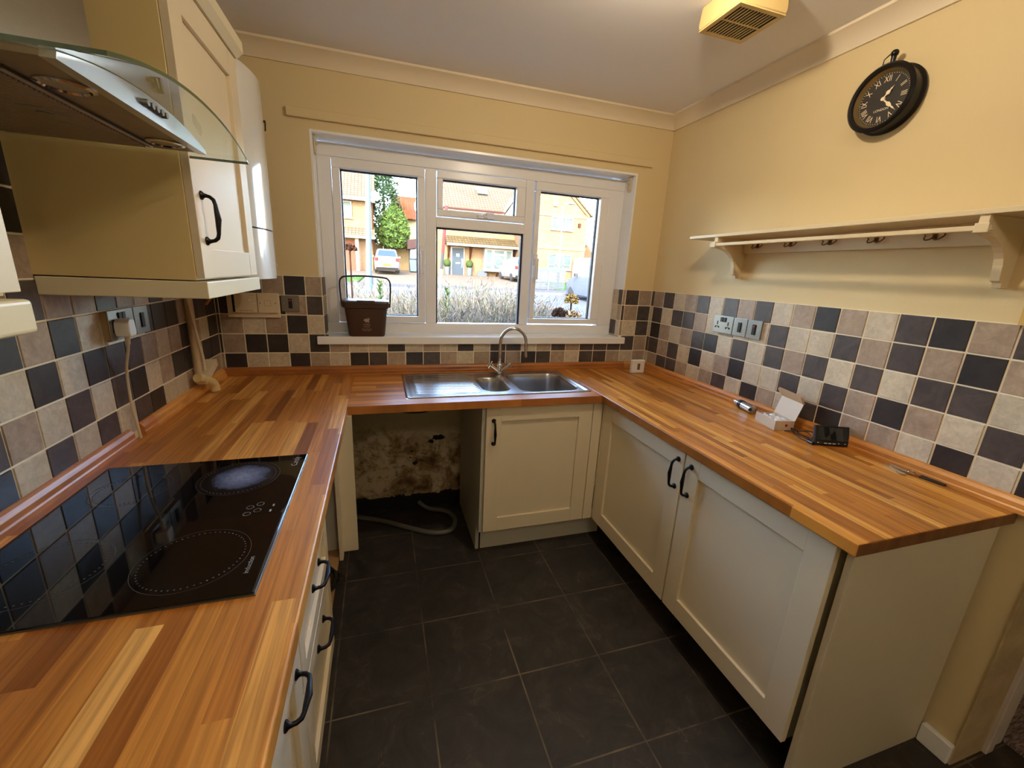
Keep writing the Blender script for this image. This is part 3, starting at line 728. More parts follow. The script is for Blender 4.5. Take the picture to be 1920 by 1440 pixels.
# ------------------------------------------------------------------ extractor hood
HY = -1.447; HH = 0.307
t = thing('extractor_hood', 'steel chimney extractor hood with a curved glass canopy over the hob', 'extractor hood', (0.15, HY, 1.757))
def arc(s): return 1.752 + 0.044*(1-s*s)            # s in -1..1 over the glass width
b = MB()
BH = 0.254
def atop(y): return arc((y-HY)/HH) - 0.001
N = 24
ysl = [HY-BH + 2*BH*k/N for k in range(N+1)]
poly = [(y, 1.757) for y in (ysl[0], ysl[-1])] + [(y, atop(y)) for y in reversed(ysl)]
b.prism(poly, 0.0, 0.392, 'x'); b.build('canopy_body', mat('hood_underside', srgb(160, 144, 124), 0.45, metal=0.45, noise=0.1, nscale=20), t)
b = MB()
poly2 = [(y, 1.755) for y in (ysl[0]-0.004, ysl[-1]+0.004)] + [(y, atop(y)) for y in reversed(ysl)]
b.prism(poly2, 0.392, 0.410, 'x'); fas = b.build('control_panel', mat('fascia_steel', srgb(196, 200, 208), 0.34, metal=1.0), t)
b = MB()
for k in range(5): b.cyl((0.410, HY+0.036-0.018*k, 1.776), (0.420, HY+0.036-0.018*k, 1.776), 0.0055)
b.build('buttons', SATIN, fas)
b = MB()
def gs(off):
    def f(u, v):
        s = u*2-1; return (-0.0+0.492*v - 0.022*v*abs(s)**4*0.2, HY+s*HH, arc(s)+off)
    return f
b.grid(gs(0.0), 32, 2); b.grid(gs(0.006), 32, 2)
gsh = b.build('glass_canopy', HGLASS, t, recalc=False)
b = MB()
for v in (1.0,):
    lo = [gs(0.0)(k/32, v) for k in range(33)]; hi = [gs(0.006)(k/32, v) for k in range(33)]
    for k in range(32): b.quad(lo[k], lo[k+1], hi[k+1], hi[k])
for u in (0.0, 1.0):
    b.quad(gs(0.0)(u, 0), gs(0.0)(u, 1), gs(0.006)(u, 1), gs(0.006)(u, 0))
b.build('glass_edge', GGREEN, gsh)
b = MB().box(0.0, 0.272, -1.577, -1.310, 1.800, 2.130).box(0.0, 0.262, -1.570, -1.317, 2.130, H-0.001); b.build('chimney', STEEL_H, t, 0.001)
# mesh filter with fine slots
b = MB(); b.mi = 1; b.box(0.045, 0.318, -1.645, -1.228, 1.752, 1.757); b.mi = 0; b.box(0.045, 0.052, -1.645, -1.228, 1.750, 1.752); b.box(0.311, 0.318, -1.645, -1.228, 1.750, 1.752)
for k in range(42):
    y = -1.640+0.010*k
    b.box(0.06, 0.305, y-0.0020, y+0.0020, 1.7490, 1.752)
fl = b.build('grease_filter', [mat('filter_mesh', srgb(184, 166, 144), 0.5, metal=0.3), mat('filter_shadow', srgb(70, 60, 50), 0.7)], t)
b = MB().box(0.225, 0.262, -1.475, -1.395, 1.7485, 1.7502).cyl((0.243, -1.435, 1.7485), (0.243, -1.435, 1.747), 0.012); b.build('filter_catch', SATIN, fl)
for y in (-1.590, -1.268):
    b = MB(); b.lathe([(0.036, 0), (0.036, -0.003), (0.030, -0.005), (0.027, -0.002)], (0.357, y, 1.7568), (0, 0, 1), 28); hl = b.build('spotlight', CHROME, t)
    b = MB(); b.lathe([(0.0, -0.0015), (0.027, -0.0015)], (0.357, y, 1.7568), (0, 0, 1), 28); b.build('lens', mat('frosted_lens', srgb(178, 168, 150), 0.3), hl)

# ------------------------------------------------------------------ hob
t = thing('induction_hob', 'black glass induction hob set into the left worktop', 'hob', (0.3, -1.43, ZW))
b = MB().box(0.045, 0.566, -1.741, -1.118, ZW+0.0005, ZW+0.006); b.build('glass_top', HOBM, t, 0.002, 2)
b = MB().box(0.0445, 0.5675, -1.7425, -1.1165, ZW, ZW+0.0030); b.build('edge_strip', mat('hob_edge', srgb(120, 118, 114), 0.35, metal=0.8), t)
ZH = ZW+0.0062
def dots(cx, cy, r, n, rd=0.0014):
    b = MB()
    for k in range(n):
        a = 2*PI*k/n
        b.box(cx+r*math.cos(a)-rd, cx+r*math.cos(a)+rd, cy+r*math.sin(a)-rd, cy+r*math.sin(a)+rd, ZH, ZH+0.0002)
    return b
for cx, cy, r in ((0.410, -1.250, 0.090), (0.425, -1.610, 0.090), (0.170, -1.270, 0.075), (0.175, -1.590, 0.090)):
    b = dots(cx, cy, r, 56); b.lathe([(r+0.010, 0), (r+0.0108, 0)], (cx, cy, ZH+0.0001), (0, 0, 1), 48); b.build('cooking_zone', RINGM, t)
def residue():
    m, n, l, p = newmat('limescale_residue')
    vec, X, Y, Z = coords(n, l)
    dx = math_(n, l, 'DIVIDE', math_(n, l, 'SUBTRACT', X, 0.415), 0.078); dy = math_(n, l, 'DIVIDE', math_(n, l, 'SUBTRACT', Y, -1.248), 0.080)
    d = math_(n, l, 'SQRT', math_(n, l, 'ADD', math_(n, l, 'POWER', dx, 2.0), math_(n, l, 'POWER', dy, 2.0)))
    nz = noise(n, l, vec, 28, 7, 0.65); n2 = noise(n, l, vec, 150, 4)
    dd = math_(n, l, 'ADD', d, math_(n, l, 'MULTIPLY', math_(n, l, 'SUBTRACT', nz, 0.5), 0.55))
    c = ramp(n, l, dd, [(0.0, srgb(130, 138, 158)), (0.5, srgb(98, 106, 128)), (0.84, srgb(54, 60, 78)), (0.96, srgb(8, 8, 9))])
    c = mix(n, l, 0.7, c, ramp(n, l, n2, [(0.3, (0.6, 0.6, 0.6, 1)), (0.7, (1.3, 1.3, 1.3, 1))]), 'MULTIPLY')
    l.new(c, p.inputs['Base Color']); p.inputs['Roughness'].default_value = 0.22
    return m
b = MB(); b.lathe([(0.0, 0), (0.099, 0)], (0.410, -1.250, ZH+0.00005), (0, 0, 1), 48); b.build('dried_residue', residue(), t)
b = MB()
for k, (dx, dy) in enumerate(((0, 0), (0.02, 0.012), (0, 0.030), (0.02, 0.042))):
    b.lathe([(0.0075, 0), (0.0083, 0)], (0.480+dx, -1.455+dy, ZH+0.0001), (0, 0, 1), 20)
b.box(0.530, 0.534, -1.430, -1.420, ZH, ZH+0.0002); b.box(0.528, 0.532, -1.455, -1.445, ZH, ZH+0.0002)
b.build('touch_controls', mat('hob_print_pale', srgb(150, 150, 150), 0.3), t)
b = MB(); Mt = Matrix.Translation((0.540, -1.170, ZH+0.0002)) @ Matrix.Rotation(PI/2, 4, 'Z'); b.text('Candy', 0.024, Mt)
Mt = Matrix.Translation((0.536, -1.655, ZH+0.0002)) @ Matrix.Rotation(PI/2, 4, 'Z'); b.text('induction', 0.014, Mt); b.build('lettering', MATS['hob_print_pale'], t)

# ------------------------------------------------------------------ sink
t = thing('kitchen_sink', 'stainless steel sink with ribbed drainer, half bowl and main bowl', 'sink', (1.4, -0.31, ZW))
SX0, SX1, SY0, SY1 = 0.907, 1.893, -0.548, -0.066
def rr(x, y, x0, x1, y0, y1, r):
    cx, cy = (x0+x1)/2, (y0+y1)/2; qx = abs(x-cx)-(x1-x0)/2+r; qy = abs(y-cy)-(y1-y0)/2+r
    return math.hypot(max(qx, 0), max(qy, 0)) + min(max(qx, qy), 0) - r
def sst(a, b_, x):
    q = min(max((x-a)/(b_-a), 0), 1); return q*q*(3-2*q)
def sinkz(x, y):
    z = ZW+0.0045
    de = rr(x, y, SX0, SX1, SY0, SY1, 0.022)
    z -= 0.004*sst(-0.006, 0, de) ; z += 0.0015*sst(-0.03, -0.012, de)*(1-sst(-0.012, -0.004, de)) - 0.003*(1-sst(-0.034, -0.022, de))
    d1 = rr(x, y, 1.308, 1.462, -0.478, -0.185, 0.068); d2 = rr(x, y, 1.505, 1.848, -0.505, -0.122, 0.070)
    z -= 0.095*(1-sst(-0.020, 0.0, d1)) + 0.010*(1-sst(-0.06, -0.02, d1)); z -= 0.150*(1-sst(-0.022, 0.0, d2)) + 0.012*(1-sst(-0.09, -0.022, d2))
    dd = rr(x, y, 0.955, 1.290, -0.490, -0.115, 0.03)
    m_ = 1-sst(-0.015, 0, dd)
    z -= m_*(0.0025 + 0.0012*math.cos(2*PI*(y+0.1+0.04*math.sin(4*(x-0.95)))/0.030))
    return z
b = MB(); NX, NY = 300, 150
b.grid(lambda u, v: (SX0+(SX1-SX0)*u, SY0+(SY1-SY0)*v, sinkz(SX0+(SX1-SX0)*u, SY0+(SY1-SY0)*v)), NX, NY)
b.build('basin', STEEL_S, t, auto=70)
for x, y, z in ((1.385, -0.33, ZW-0.099), (1.676, -0.31, ZW-0.157)):
    b = MB(); b.lathe([(0.0, 0.001), (0.012, 0.001), (0.016, 0.004), (0.030, 0.005), (0.033, 0.002)], (x, y, z), (0, 0, 1), 24); b.build('drain', CHROME, t)
# tap
t = thing('mixer_tap', 'chrome swan-neck mixer tap with crosshead handles behind the sink', 'tap', (1.487, -0.098, ZW+0.004))
TX, TY = 1.487, -0.098
b = MB(); b.lathe([(0.024, 0.0), (0.024, 0.004), (0.017, 0.010), (0.014, 0.030), (0.020, 0.042), (0.021, 0.050), (0.014, 0.058), (0.011, 0.064), (0.0, 0.066)], (TX, TY, ZW+0.004), (0, 0, 1), 24)
for s in (-1, 1):
    b.tube([(TX+s*0.006, TY-0.004, ZW+0.018), (TX+s*0.036, TY-0.006, ZW+0.042), (TX+s*0.052, TY-0.006, ZW+0.052)], [0.0095, 0.0105, 0.0120], 14)
b.build('tap_body', CHROME, t)
b = MB(); P = [(TX, TY, ZW+0.06), (TX+0.001, TY, 1.06)]
for k in range(17):
    a = PI - PI*k/16; P.append((TX+0.0775+0.0775*math.cos(a), TY-0.012*(1-math.cos(PI*k/16))/1, 1.105+0.085*math.sin(a)))
P += [(TX+0.156, TY-0.025, 1.06), (TX+0.157, TY-0.025, 1.030)]
b.tube(P, 0.0095, 14); b.lathe([(0.0115, 0.0), (0.0115, 0.020), (0.009, 0.021)], (TX+0.157, TY-0.025, 1.018), (0, 0, 1), 18); b.lathe([(0.011, 0.0), (0.014, 0.006), (0.011, 0.014)], (TX, TY, ZW+0.066), (0, 0, 1), 18)
b.build('spout', CHROME, t)
for s in (-1, 1):
    c = Vector((TX+s*0.060, TY-0.007, ZW+0.058)); ax = Vector((s*0.75, -0.1, 0.62)).normalized(); u = ax.cross(Vector((0, 1, 0))).normalized(); v = ax.cross(u)
    b = MB(); b.cyl(c-ax*0.012, c+ax*0.006, 0.008); b.ball(c+ax*0.008, 0.007)
    for k in range(4):
        q = u*math.cos(PI/2*k+0.5)+v*math.sin(PI/2*k+0.5); b.cyl(c, c+q*0.022, 0.0042, 0.0036, 10); b.ball(c+q*0.024, 0.006)
    b.build('crosshead_handle', CHROME, t)

# ------------------------------------------------------------------ caddy on the sill
t = thing('food_caddy', 'small brown food waste caddy with its handle up on the window sill', 'caddy', (0.722, 0.045, 1.124))
BRN = mat('brown_plastic', srgb(66, 44, 36), 0.38); BRN2 = mat('dark_handle_plastic', srgb(28, 24, 24), 0.4)
def rring(z, hx, y0, y1, r, n=5):
    out = []
    for cx, cy, a0 in ((hx-r, y1-r, 0), (-hx+r, y1-r, PI/2), (-hx+r, y0+r, PI), (hx-r, y0+r, 3*PI/2)):
        for k in range(n+1): a = a0+PI/2*k/n; out.append((0.722+0.005+cx+r*math.cos(a), cy+r*math.sin(a), z))
    return out
def loft(b, rings, cap0=True, cap1=True):
    R_ = [[b.bm.verts.new(Vector(p)) for p in r] for r in rings]
    for a, c in zip(R_, R_[1:]):
        for k in range(len(a)): b._f([a[k], a[(k+1) % len(a)], c[(k+1) % len(c)], c[k]], True)
    if cap0: b._f(list(reversed(R_[0])))
    if cap1: b._f(R_[-1])
b = MB(); loft(b, [rring(1.124, 0.092, -0.014, 0.088, 0.018), rring(1.132, 0.097, -0.017, 0.092, 0.020), rring(1.280, 0.113, -0.026, 0.106, 0.022), rring(1.285, 0.122, -0.034, 0.112, 0.024), rring(1.312, 0.124, -0.036, 0.114, 0.024)]); b.build('bucket', BRN, t)
b = MB(); loft(b, [rring(1.312, 0.126, -0.038, 0.115, 0.024), rring(1.322, 0.124, -0.036, 0.113, 0.026), rring(1.326, 0.112, -0.026, 0.104, 0.03)]); b.box(0.722-0.040, 0.722+0.052, -0.043, -0.030, 1.310, 1.327)
b.build('lid', BRN, t)
hp = smooth_path([(0.600, 0.03, 1.285), (0.596, 0.028, 1.34), (0.594, 0.026, 1.415), (0.604, 0.026, 1.440), (0.630, 0.026, 1.450), (0.73, 0.026, 1.455), (0.825, 0.026, 1.450), (0.850, 0.026, 1.440), (0.860, 0.026, 1.415), (0.858, 0.028, 1.34), (0.854, 0.03, 1.285)], 5)
b = MB(); b.tube(hp, 0.0045, 8); b.build('handle', BRN2, t)
# printed emblem and lines on the front (front face leans slightly)
b = MB()
def front(x, z): return Vector((0.727+x, -0.0175-(z-1.132)*0.0608-0.0008, z))
def fpoly(pts): b._f([b.bm.verts.new(front(x, z)) for x, z in pts])
dr = [(-0.016, 1.214), (-0.010, 1.226), (-0.004, 1.222), (0.002, 1.230), (0.008, 1.222), (0.014, 1.233), (0.017, 1.222), (0.012, 1.213), (0.016, 1.203), (0.010, 1.203), (0.008, 1.208), (0.0, 1.205), (-0.006, 1.202), (-0.004, 1.209), (-0.011, 1.212)]
fpoly(dr)
emb = mat('print_pale_brown', srgb(168, 146, 136), 0.5)
Rf = Matrix(((1, 0, 0), (0, 0.0608, -1), (0, 1, 0.0))).to_4x4()
for s_, z, sz in (('CYMRU', 1.192, 0.011), ('WALES', 1.180, 0.010), ('gwastraff bwyd', 1.167, 0.0085), ('food waste', 1.159, 0.0085)):
    b.text(s_, sz, Matrix.Translation(front(0, z)) @ Rf)
b.build('emblem', emb, t)

# ------------------------------------------------------------------ sockets and switches
def plate(mb, wall, a0, a1, z0, z1, d0, d1):
    lo, hi = sorted((d0, d1))
    if wall == 'x': mb.box(lo, hi, a0, a1, z0, z1)
    else: mb.box(a0, a1, lo, hi, z0, z1)
def accessory(name, label, cat, wall, base, nrm, a0, a1, z0, z1, kind, deep=0.010, m=SATIN, group=None, red=False):
    lo = (base, (a0+a1)/2, z0) if wall == 'x' else ((a0+a1)/2, base, z0)
    t = thing(name, label, cat, lo, group)
    f = base + nrm*deep
    b = MB(); plate(b, wall, a0+0.004, a1-0.004, z0+0.004, z1-0.004, base, base+nrm*(deep-0.004)); b.build('back_box', mat('back_box', srgb(168, 142, 100), 0.5), t)
    b = MB(); plate(b, wall, a0, a1, z0, z1, base+nrm*(deep-0.005), f); b.build('face_plate', m, t, 0.0015)
    # direction: image right of the viewer facing the wall
    P = (lambda a: a)
    ac, zc = (a0+a1)/2, (z0+z1)/2
    rgt = -nrm if wall == 'x' else 1
    rgt = {('x', -1): -1, ('x', 1): 1, ('y', -1): 1}[(wall, nrm)]
    def part(nm, das, dz, w_, h_, mm, dep=0.0025, rec=0.0):
        b = MB()
        for da in das: plate(b, wall, ac+rgt*da-w_/2, ac+rgt*da+w_/2, zc+dz-h_/2, zc+dz+h_/2, f-nrm*0.001, f+nrm*dep)
        return b.build(nm, mm, t)
    if kind == 'double':
        b = MB()
        for da in (-0.038, 0.036):
            b = MB()
            for dx, dz, w_, h_ in ((0, 0.006, 0.007, 0.020), (-0.011, -0.016, 0.010, 0.009), (0.011, -0.016, 0.010, 0.009), (0, -0.012, 0.014, 0.004)):
                A = ac+rgt*(da+dx); plate(b, wall, A-w_/2, A+w_/2, zc+dz-h_/2, zc+dz+h_/2, f-nrm*0.001, f+nrm*0.0006)
            b.build('pin_holes', BLACKM, t)
        for da in (-0.010, 0.010): part('rocker_switch', (da,), 0.026, 0.016, 0.024, BLACKP, 0.004)
        [part('screw', (q_,), 0.0, 0.005, 0.005, STEEL, 0.001) for q_ in (-0.062, 0.062)]
    elif kind == 'switch':
        r = part('rocker_switch', (0,), 0, 0.018, 0.050, BLACKP, 0.004)
        [part('screw', (q_,), 0.0, 0.005, 0.005, STEEL, 0.001) for q_ in (-0.029, 0.029)]
        if red:
            b = MB(); plate(b, wall, ac-0.006, ac+0.006, zc+0.013, zc+0.019, f+nrm*0.004, f+nrm*0.0048); b.build('neon', mat('red_neon', srgb(190, 60, 50), 0.3), r)
    elif kind == 'plain':
        [part('screw', (q_,), 0.0, 0.005, 0.005, STEEL, 0.001) for q_ in (-0.029, 0.029)]
    return t
accessory('double_socket', 'satin steel double socket on the clock wall tiles', 'socket', 'x', W, -1, -0.742, -0.606, 1.254, 1.346, 'double')
accessory('fused_switch', 'satin steel switch with plain black rocker, middle of the row on the clock wall', 'switch', 'x', W, -1, -0.831, -0.745, 1.254, 1.346, 'switch')
accessory('fused_switch', 'satin steel switch with a red-marked rocker, nearest of the row on the clock wall', 'switch', 'x', W, -1, -0.920, -0.834, 1.254, 1.346, 'switch', red=True)
sl = accessory('double_socket', 'satin steel double socket with the white plug in it on the cooker wall', 'socket', 'x', 0.0, 1, -0.935, -0.797, 1.250, 1.342, 'double', deep=0.022)
accessory('fused_switch', 'satin steel single switch right of the plugged socket on the cooker wall', 'switch', 'x', 0.0, 1, -0.792, -0.704, 1.250, 1.342, 'switch', deep=0.022)
accessory('fused_switch', 'satin steel switch with red neon next to the window on the tiles', 'switch', 'y', 0.0, -1, 0.306, 0.392, 1.256, 1.340, 'switch', red=True)
b = MB().box(0.0, 0.006, -0.925, -0.710, 1.238, 1.246); tag(b.build('plaster_patch', GROUT), 'pale filler strip on the tiles just below the plugged socket', 'filler')
# boiler control unit
t = thing('heating_programmer', 'aged cream heating programmer on the tiles under the boiler', 'heating control', (0.18, 0, 1.22))
b = MB().box(0.058, 0.298, -0.014, 0.0, 1.222, 1.348); b.build('mounting_frame', CPLAST, t, 0.002)
b = MB().box(0.096, 0.196, -0.030, -0.014, 1.248, 1.346); f1 = b.build('timer_module', CPLAST, t, 0.002)
b = MB().box(0.200, 0.292, -0.026, -0.014, 1.248, 1.346); f2 = b.build('blank_plate', CPLAST, t, 0.002)
b = MB().box(0.082, 0.094, -0.0148, -0.0135, 1.250, 1.346); b.build('shadow_gap', BLACKM, t)
GM = mat('grey_print', srgb(120, 92, 72), 0.6)
b = MB().cyl((0.166, -0.030, 1.312), (0.166, -0.034, 1.312), 0.004).cyl((0.186, -0.030, 1.296), (0.186, -0.032, 1.296), 0.003); b.build('dial', WPLAST, f1)
b = MB()
Rb = Matrix(((1, 0, 0), (0, 0, -1), (0, 1, 0))).to_4x4()
for s_, x, z, q in (('heating', 0.112, 1.338, 0.006), ('hot water', 0.176, 1.338, 0.006), ('TIME CONTROL', 0.146, 1.258, 0.009)): b.text(s_, q, Matrix.Translation((x, -0.0304, z)) @ Rb)
b.build('lettering', GM, f1)
b = MB()
for x0, x1, z0, z1 in ((0.230, 0.260, 1.284, 1.285), (0.230, 0.260, 1.312, 1.313), (0.230, 0.231, 1.284, 1.313), (0.259, 0.260, 1.284, 1.313), (0.208, 0.213, 1.296, 1.301), (0.279, 0.284, 1.296, 1.301)): b.box(x0, x1, -0.0265, -0.0258, z0, z1)
b.build('engraving', GM, f2)
# plug and flex
t = thing('plug', 'white plug in the cooker wall socket with its flex running down', 'plug', (0.05, -0.905, 1.27))
b = MB(); loft(b, [[(x, -0.895+s*cy, 1.288+cz) for cy, cz in ((-0.022, -0.026), (0.022, -0.026), (0.026, -0.010), (0.022, 0.020), (0.012, 0.028), (-0.012, 0.028), (-0.022, 0.020), (-0.026, -0.010))] for x, s in ((0.023, 1.0), (0.050, 1.0), (0.060, 0.80))]); b.build('body', WPLAST, t, 0.003)
b = MB(); b.tube(smooth_path([(0.040, -0.895, 1.262), (0.038, -0.893, 1.225), (0.020, -0.888, 1.15), (0.014, -0.884, 1.05), (0.016, -0.880, 0.97), (0.018, -0.876, 0.912)]), 0.0042, 8); b.tube([(0.042, -0.895, 1.264), (0.039, -0.893, 1.235)], [0.0075, 0.006], 10); b.build('flex', CPLAST, t)
# corner service pipe
t = thing('service_pipe', 'cream service pipe with loose wires rising to the wall cabinet', 'pipe', (0.02, -0.38, 0.99))
b = MB(); b.tube([(0.018, -0.352, 1.404), (0.018, -0.352, 1.20), (0.020, -0.362, 1.00)], 0.0155, 16); b.build('pipe', mat('pipe_cream', srgb(190, 164, 130), 0.5), t)
for k in range(2):
    b = MB(); b.tube(smooth_path([(0.030+0.004*k, -0.400+0.012*k, 1.40), (0.036, -0.392+0.010*k, 1.28), (0.040, -0.368+0.012*k, 1.15), (0.042, -0.352+0.012*k, 1.06), (0.042, -0.356+0.01*k, 1.0)]), 0.0028, 6); b.build('wire', CPLAST, t)
t = thing('cable_trunking', 'cream trunking elbow resting on the worktop at the foot of the pipe', 'trunking', (0.04, -0.36, 0.93))
b = MB(); Mx = Matrix.Translation((0.040, -0.330, 1.010)) @ Matrix.Rotation(math.radians(20), 4, 'X'); b.box(-0.022, 0.022, -0.075, 0.085, -0.017, 0.017, Mx); b.build('trunking_box', CPLAST, t, 0.002)
b = MB(); b.tube(smooth_path([(0.035, -0.420, 1.005), (0.050, -0.375, 0.985), (0.062, -0.335, 0.955), (0.066, -0.330, 0.922)]), [0.020]*25, 12); b.build('elbow', mat('aged_elbow', srgb(220, 196, 140), 0.45), t)

# ------------------------------------------------------------------ shelf
t = thing('wall_shelf', 'cream wall shelf with curved brackets, front rail and coat hooks', 'shelf', (W, -1.2, 1.54))
SH = mat('shelf_paint', srgb(222, 204, 166), 0.45)
W2 = W+0.008
b = MB().box(2.392, W2, -1.930, -0.520, 1.732, 1.747); b.build('shelf_board', SH, t, 0.002)
b = MB().box(W-0.010, W2, -1.700, -0.720, 1.664, 1.732); hb = b.build('hook_board', SH, t, 0.001)
for y in (-0.708, -1.700):
    pr = [(W2, 1.732), (2.398, 1.732), (2.398, 1.684), (2.410, 1.682)]
    for k in range(9):
        a = PI/2*k/8; pr.append((2.414+0.112*math.sin(a), 1.585+0.095*math.cos(a)))
    pr += [(2.530, 1.560), (2.545, 1.556), (2.548, 1.541), (W2, 1.541)]
    b = MB().prism(pr, y-0.011, y+0.011, 'y'); b.build('bracket', SH, t, 0.001)
b = MB().box(2.386, 2.404, -1.725, -0.680, 1.689, 1.703).box(2.382, 2.408, -1.722, -1.690, 1.683, 1.709).box(2.382, 2.408, -0.722, -0.690, 1.683, 1.709); b.build('front_rail', SH, t, 0.002)
for y in (-0.805, -0.982, -1.157, -1.330, -1.507):
    b = MB(); b.box(W-0.013, W-0.010, y-0.007, y+0.007, 1.690, 1.722)
    for s in (-1, 1):
        P = [(W-0.012, y, 1.705)] + [(W-0.013-0.014*math.sin(a), y+s*(0.013-0.013*math.cos(a)), 1.700-0.014*math.sin(a)) for a in [PI*k/8 for k in range(1, 9)]] + [(W-0.016, y+s*0.028, 1.706)]
        b.tube(P, 0.0022, 8)
    b.build('coat_hook', mat('antique_brass', srgb(120, 96, 66), 0.35, metal=0.9), t)

# ------------------------------------------------------------------ clock
CY, CZ = -1.247, 2.176; CR = 0.104
t = thing('wall_clock', 'round black clock with Roman numerals and a carrying ring on the cream wall', 'clock', (W, CY, CZ))
b = MB(); b.lathe([(0.100, 0.0), (0.109, 0.004), (0.110, 0.010), (0.102, 0.016), (0.100, 0.050), (0.106, 0.055), (0.108, 0.061), (0.102, 0.066), (0.093, 0.064), (0.090, 0.056)], (W2, CY, CZ), (-1, 0, 0), 64); b.build('case', mat('clock_black', srgb(18, 15, 14), 0.28, metal=0.3), t)
b = MB(); b.lathe([(0.091, 0.056), (0.082, 0.040)], (W2, CY, CZ), (-1, 0, 0), 64); b.build('inner_rim', mat('clock_rim', srgb(150, 128, 84), 0.3, metal=0.7), t)
b = MB(); b.lathe([(0.0, 0.040), (0.083, 0.040)], (W2, CY, CZ), (-1, 0, 0), 64); b.build('dial', mat('dial_black', srgb(44, 38, 32), 0.6), t)
PALE = mat('dial_cream', srgb(240, 222, 184), 0.55)
FX = W2-0.0408
Mf = Matrix(((0, 0, -1, FX), (-1, 0, 0, CY), (0, 1, 0, CZ), (0, 0, 0, 1)))
b = MB()
for k, s_ in enumerate(('XII', 'I', 'II', 'III', 'IV', 'V', 'VI', 'VII', 'VIII', 'IX', 'X', 'XI')):
    a = -2*PI*k/12; b.text(s_, 0.025, Mf @ Matrix.Rotation(a, 4, 'Z') @ Matrix.Translation((0, 0.0625, 0)) @ Matrix.Diagonal((0.82, 1.1, 1, 1)))
b.text('LONDON', 0.011, Mf @ Matrix.Translation((0, -0.034, 0)))
for k in range(60):
    M_ = Mf @ Matrix.Rotation(2*PI*k/60, 4, 'Z'); b.box(-0.0006, 0.0006, 0.0765, 0.0795 if k % 5 else 0.081, -0.0002, 0.0, M_)
b.build('numerals', PALE, t, recalc=False)
def hand(b, ang, L, wd):
    M_ = Mf @ Matrix.Rotation(-ang, 4, 'Z') @ Matrix.Translation((0, 0, 0.004))
    b.prism([(-0.002, -0.006), (0.002, -0.006), (0.0022, L*0.30), (wd, L*0.42), (wd*0.8, L*0.55), (0.0016, L*0.66), (wd*0.45, L*0.74), (0.0008, L*0.86), (0, L), (-0.0008, L*0.86), (-wd*0.45, L*0.74), (-0.0016, L*0.66), (-wd*0.8, L*0.55), (-wd, L*0.42), (-0.0022, L*0.30)], 0, 0.001, 'z', M_)
b = MB(); hand(b, 2*PI*(1+22/60)/12, 0.046, 0.0075); b.build('hour_hand', PALE, t)
b = MB(); hand(b, 2*PI*22.3/60, 0.072, 0.0060); b.lathe([(0.0, 0.046), (0.006, 0.046), (0.007, 0.041)], (W2, CY, CZ), (-1, 0, 0), 20); b.build('minute_hand', PALE, t)
b = MB(); b.lathe([(0.0, 0.0595), (0.0895, 0.0575)], (W2, CY, CZ), (-1, 0, 0), 48); b.build('glass', pane_mat('clock_glass', ior=1.15), t)
b = MB(); b.cyl((W2-0.045, CY-0.002, CZ+0.100), (W2-0.045, CY-0.004, CZ+0.128), 0.006, 0.008); b.ball((W2-0.045, CY-0.004, CZ+0.138), 0.012)
b.tube([(W2-0.044, CY+0.010, CZ+0.102), (W2-0.044, CY+0.028, CZ+0.112), (W2-0.044, CY+0.028, CZ+0.130), (W2-0.044, CY+0.008, CZ+0.142)], 0.0020, 8)
b.build('hanging_knob', MATS['clock_black'], t)
# corner of a small decorative plaque at the right edge
b = MB(); b.box(W-0.010, W2, -1.860, -1.766, 1.440, 1.52)
t = b.build('wall_plaque', mat('plaque_gold', srgb(206, 170, 96), 0.5)); tag(t, 'small ornate cream and brown plaque above the tiles at the far right edge', 'plaque')
b = MB(); b.lathe([(0.020, 0), (0.020, 0.003), (0.026, 0.003), (0.026, 0)], (W-0.010, -1.808, 1.478), (-1, 0, 0), 24)
for k in range(8): b.ball((W-0.011, -1.808+0.026*math.cos(PI/4*k), 1.478+0.026*math.sin(PI/4*k)), 0.005)
b.build('scroll_ring', mat('plaque_brown', srgb(70, 44, 28), 0.5), t)

# ------------------------------------------------------------------ ceiling vent and lamp
t = thing('ceiling_vent', 'square yellowed plastic extractor vent on the ceiling', 'vent', (2.05, -1.04, H))
b = MB()
x0, x1, y0, y1 = 1.952, 2.152, -1.140, -0.940
zb = 2.400
loft(b, [[(x0+0.004, y0+0.004, H), (x1-0.004, y0+0.004, H), (x1-0.004, y1-0.004, H), (x0+0.004, y1-0.004, H)], [(x0, y0, zb+0.020), (x1, y0, zb+0.020), (x1, y1, zb+0.020), (x0, y1, zb+0.020)], [(x0+0.003, y0+0.003, zb+0.004), (x1-0.003, y0+0.003, zb+0.004), (x1-0.003, y1-0.003, zb+0.004), (x0+0.003, y1-0.003, zb+0.004)]], cap1=True)
b.build('housing', VENTP, t, 0.004, 2)
b = MB(); fr = 0.020
b.box(x0+0.003, x1-0.003, y0+0.003, y0+fr, zb, zb+0.004); b.box(x0+0.003, x1-0.003, y1-fr, y1-0.003, zb, zb+0.004); b.box(x0+0.003, x0+fr, y0+fr, y1-fr, zb, zb+0.004); b.box(x1-fr, x1-0.003, y0+fr, y1-fr, zb, zb+0.004)
b.box(x0+fr, x1-fr, -1.0425, -1.0375, zb, zb+0.004)
for k in range(11):
    x = x0+fr+0.0105+k*0.0134; b.box(x, x+0.0034, y0+fr, y1-fr, zb+0.0005, zb+0.0035)
b.build('grille', VENTP, t)
b = MB().box(x0+fr, x1-fr, y0+fr, y1-fr, zb+0.0036, zb+0.0039); b.build('dark_interior', BLACKM, t)
t = thing('pendant_light', 'bare warm bulb on a short white ceiling pendant', 'ceiling light', (LAMP_POS[0], LAMP_POS[1], H))
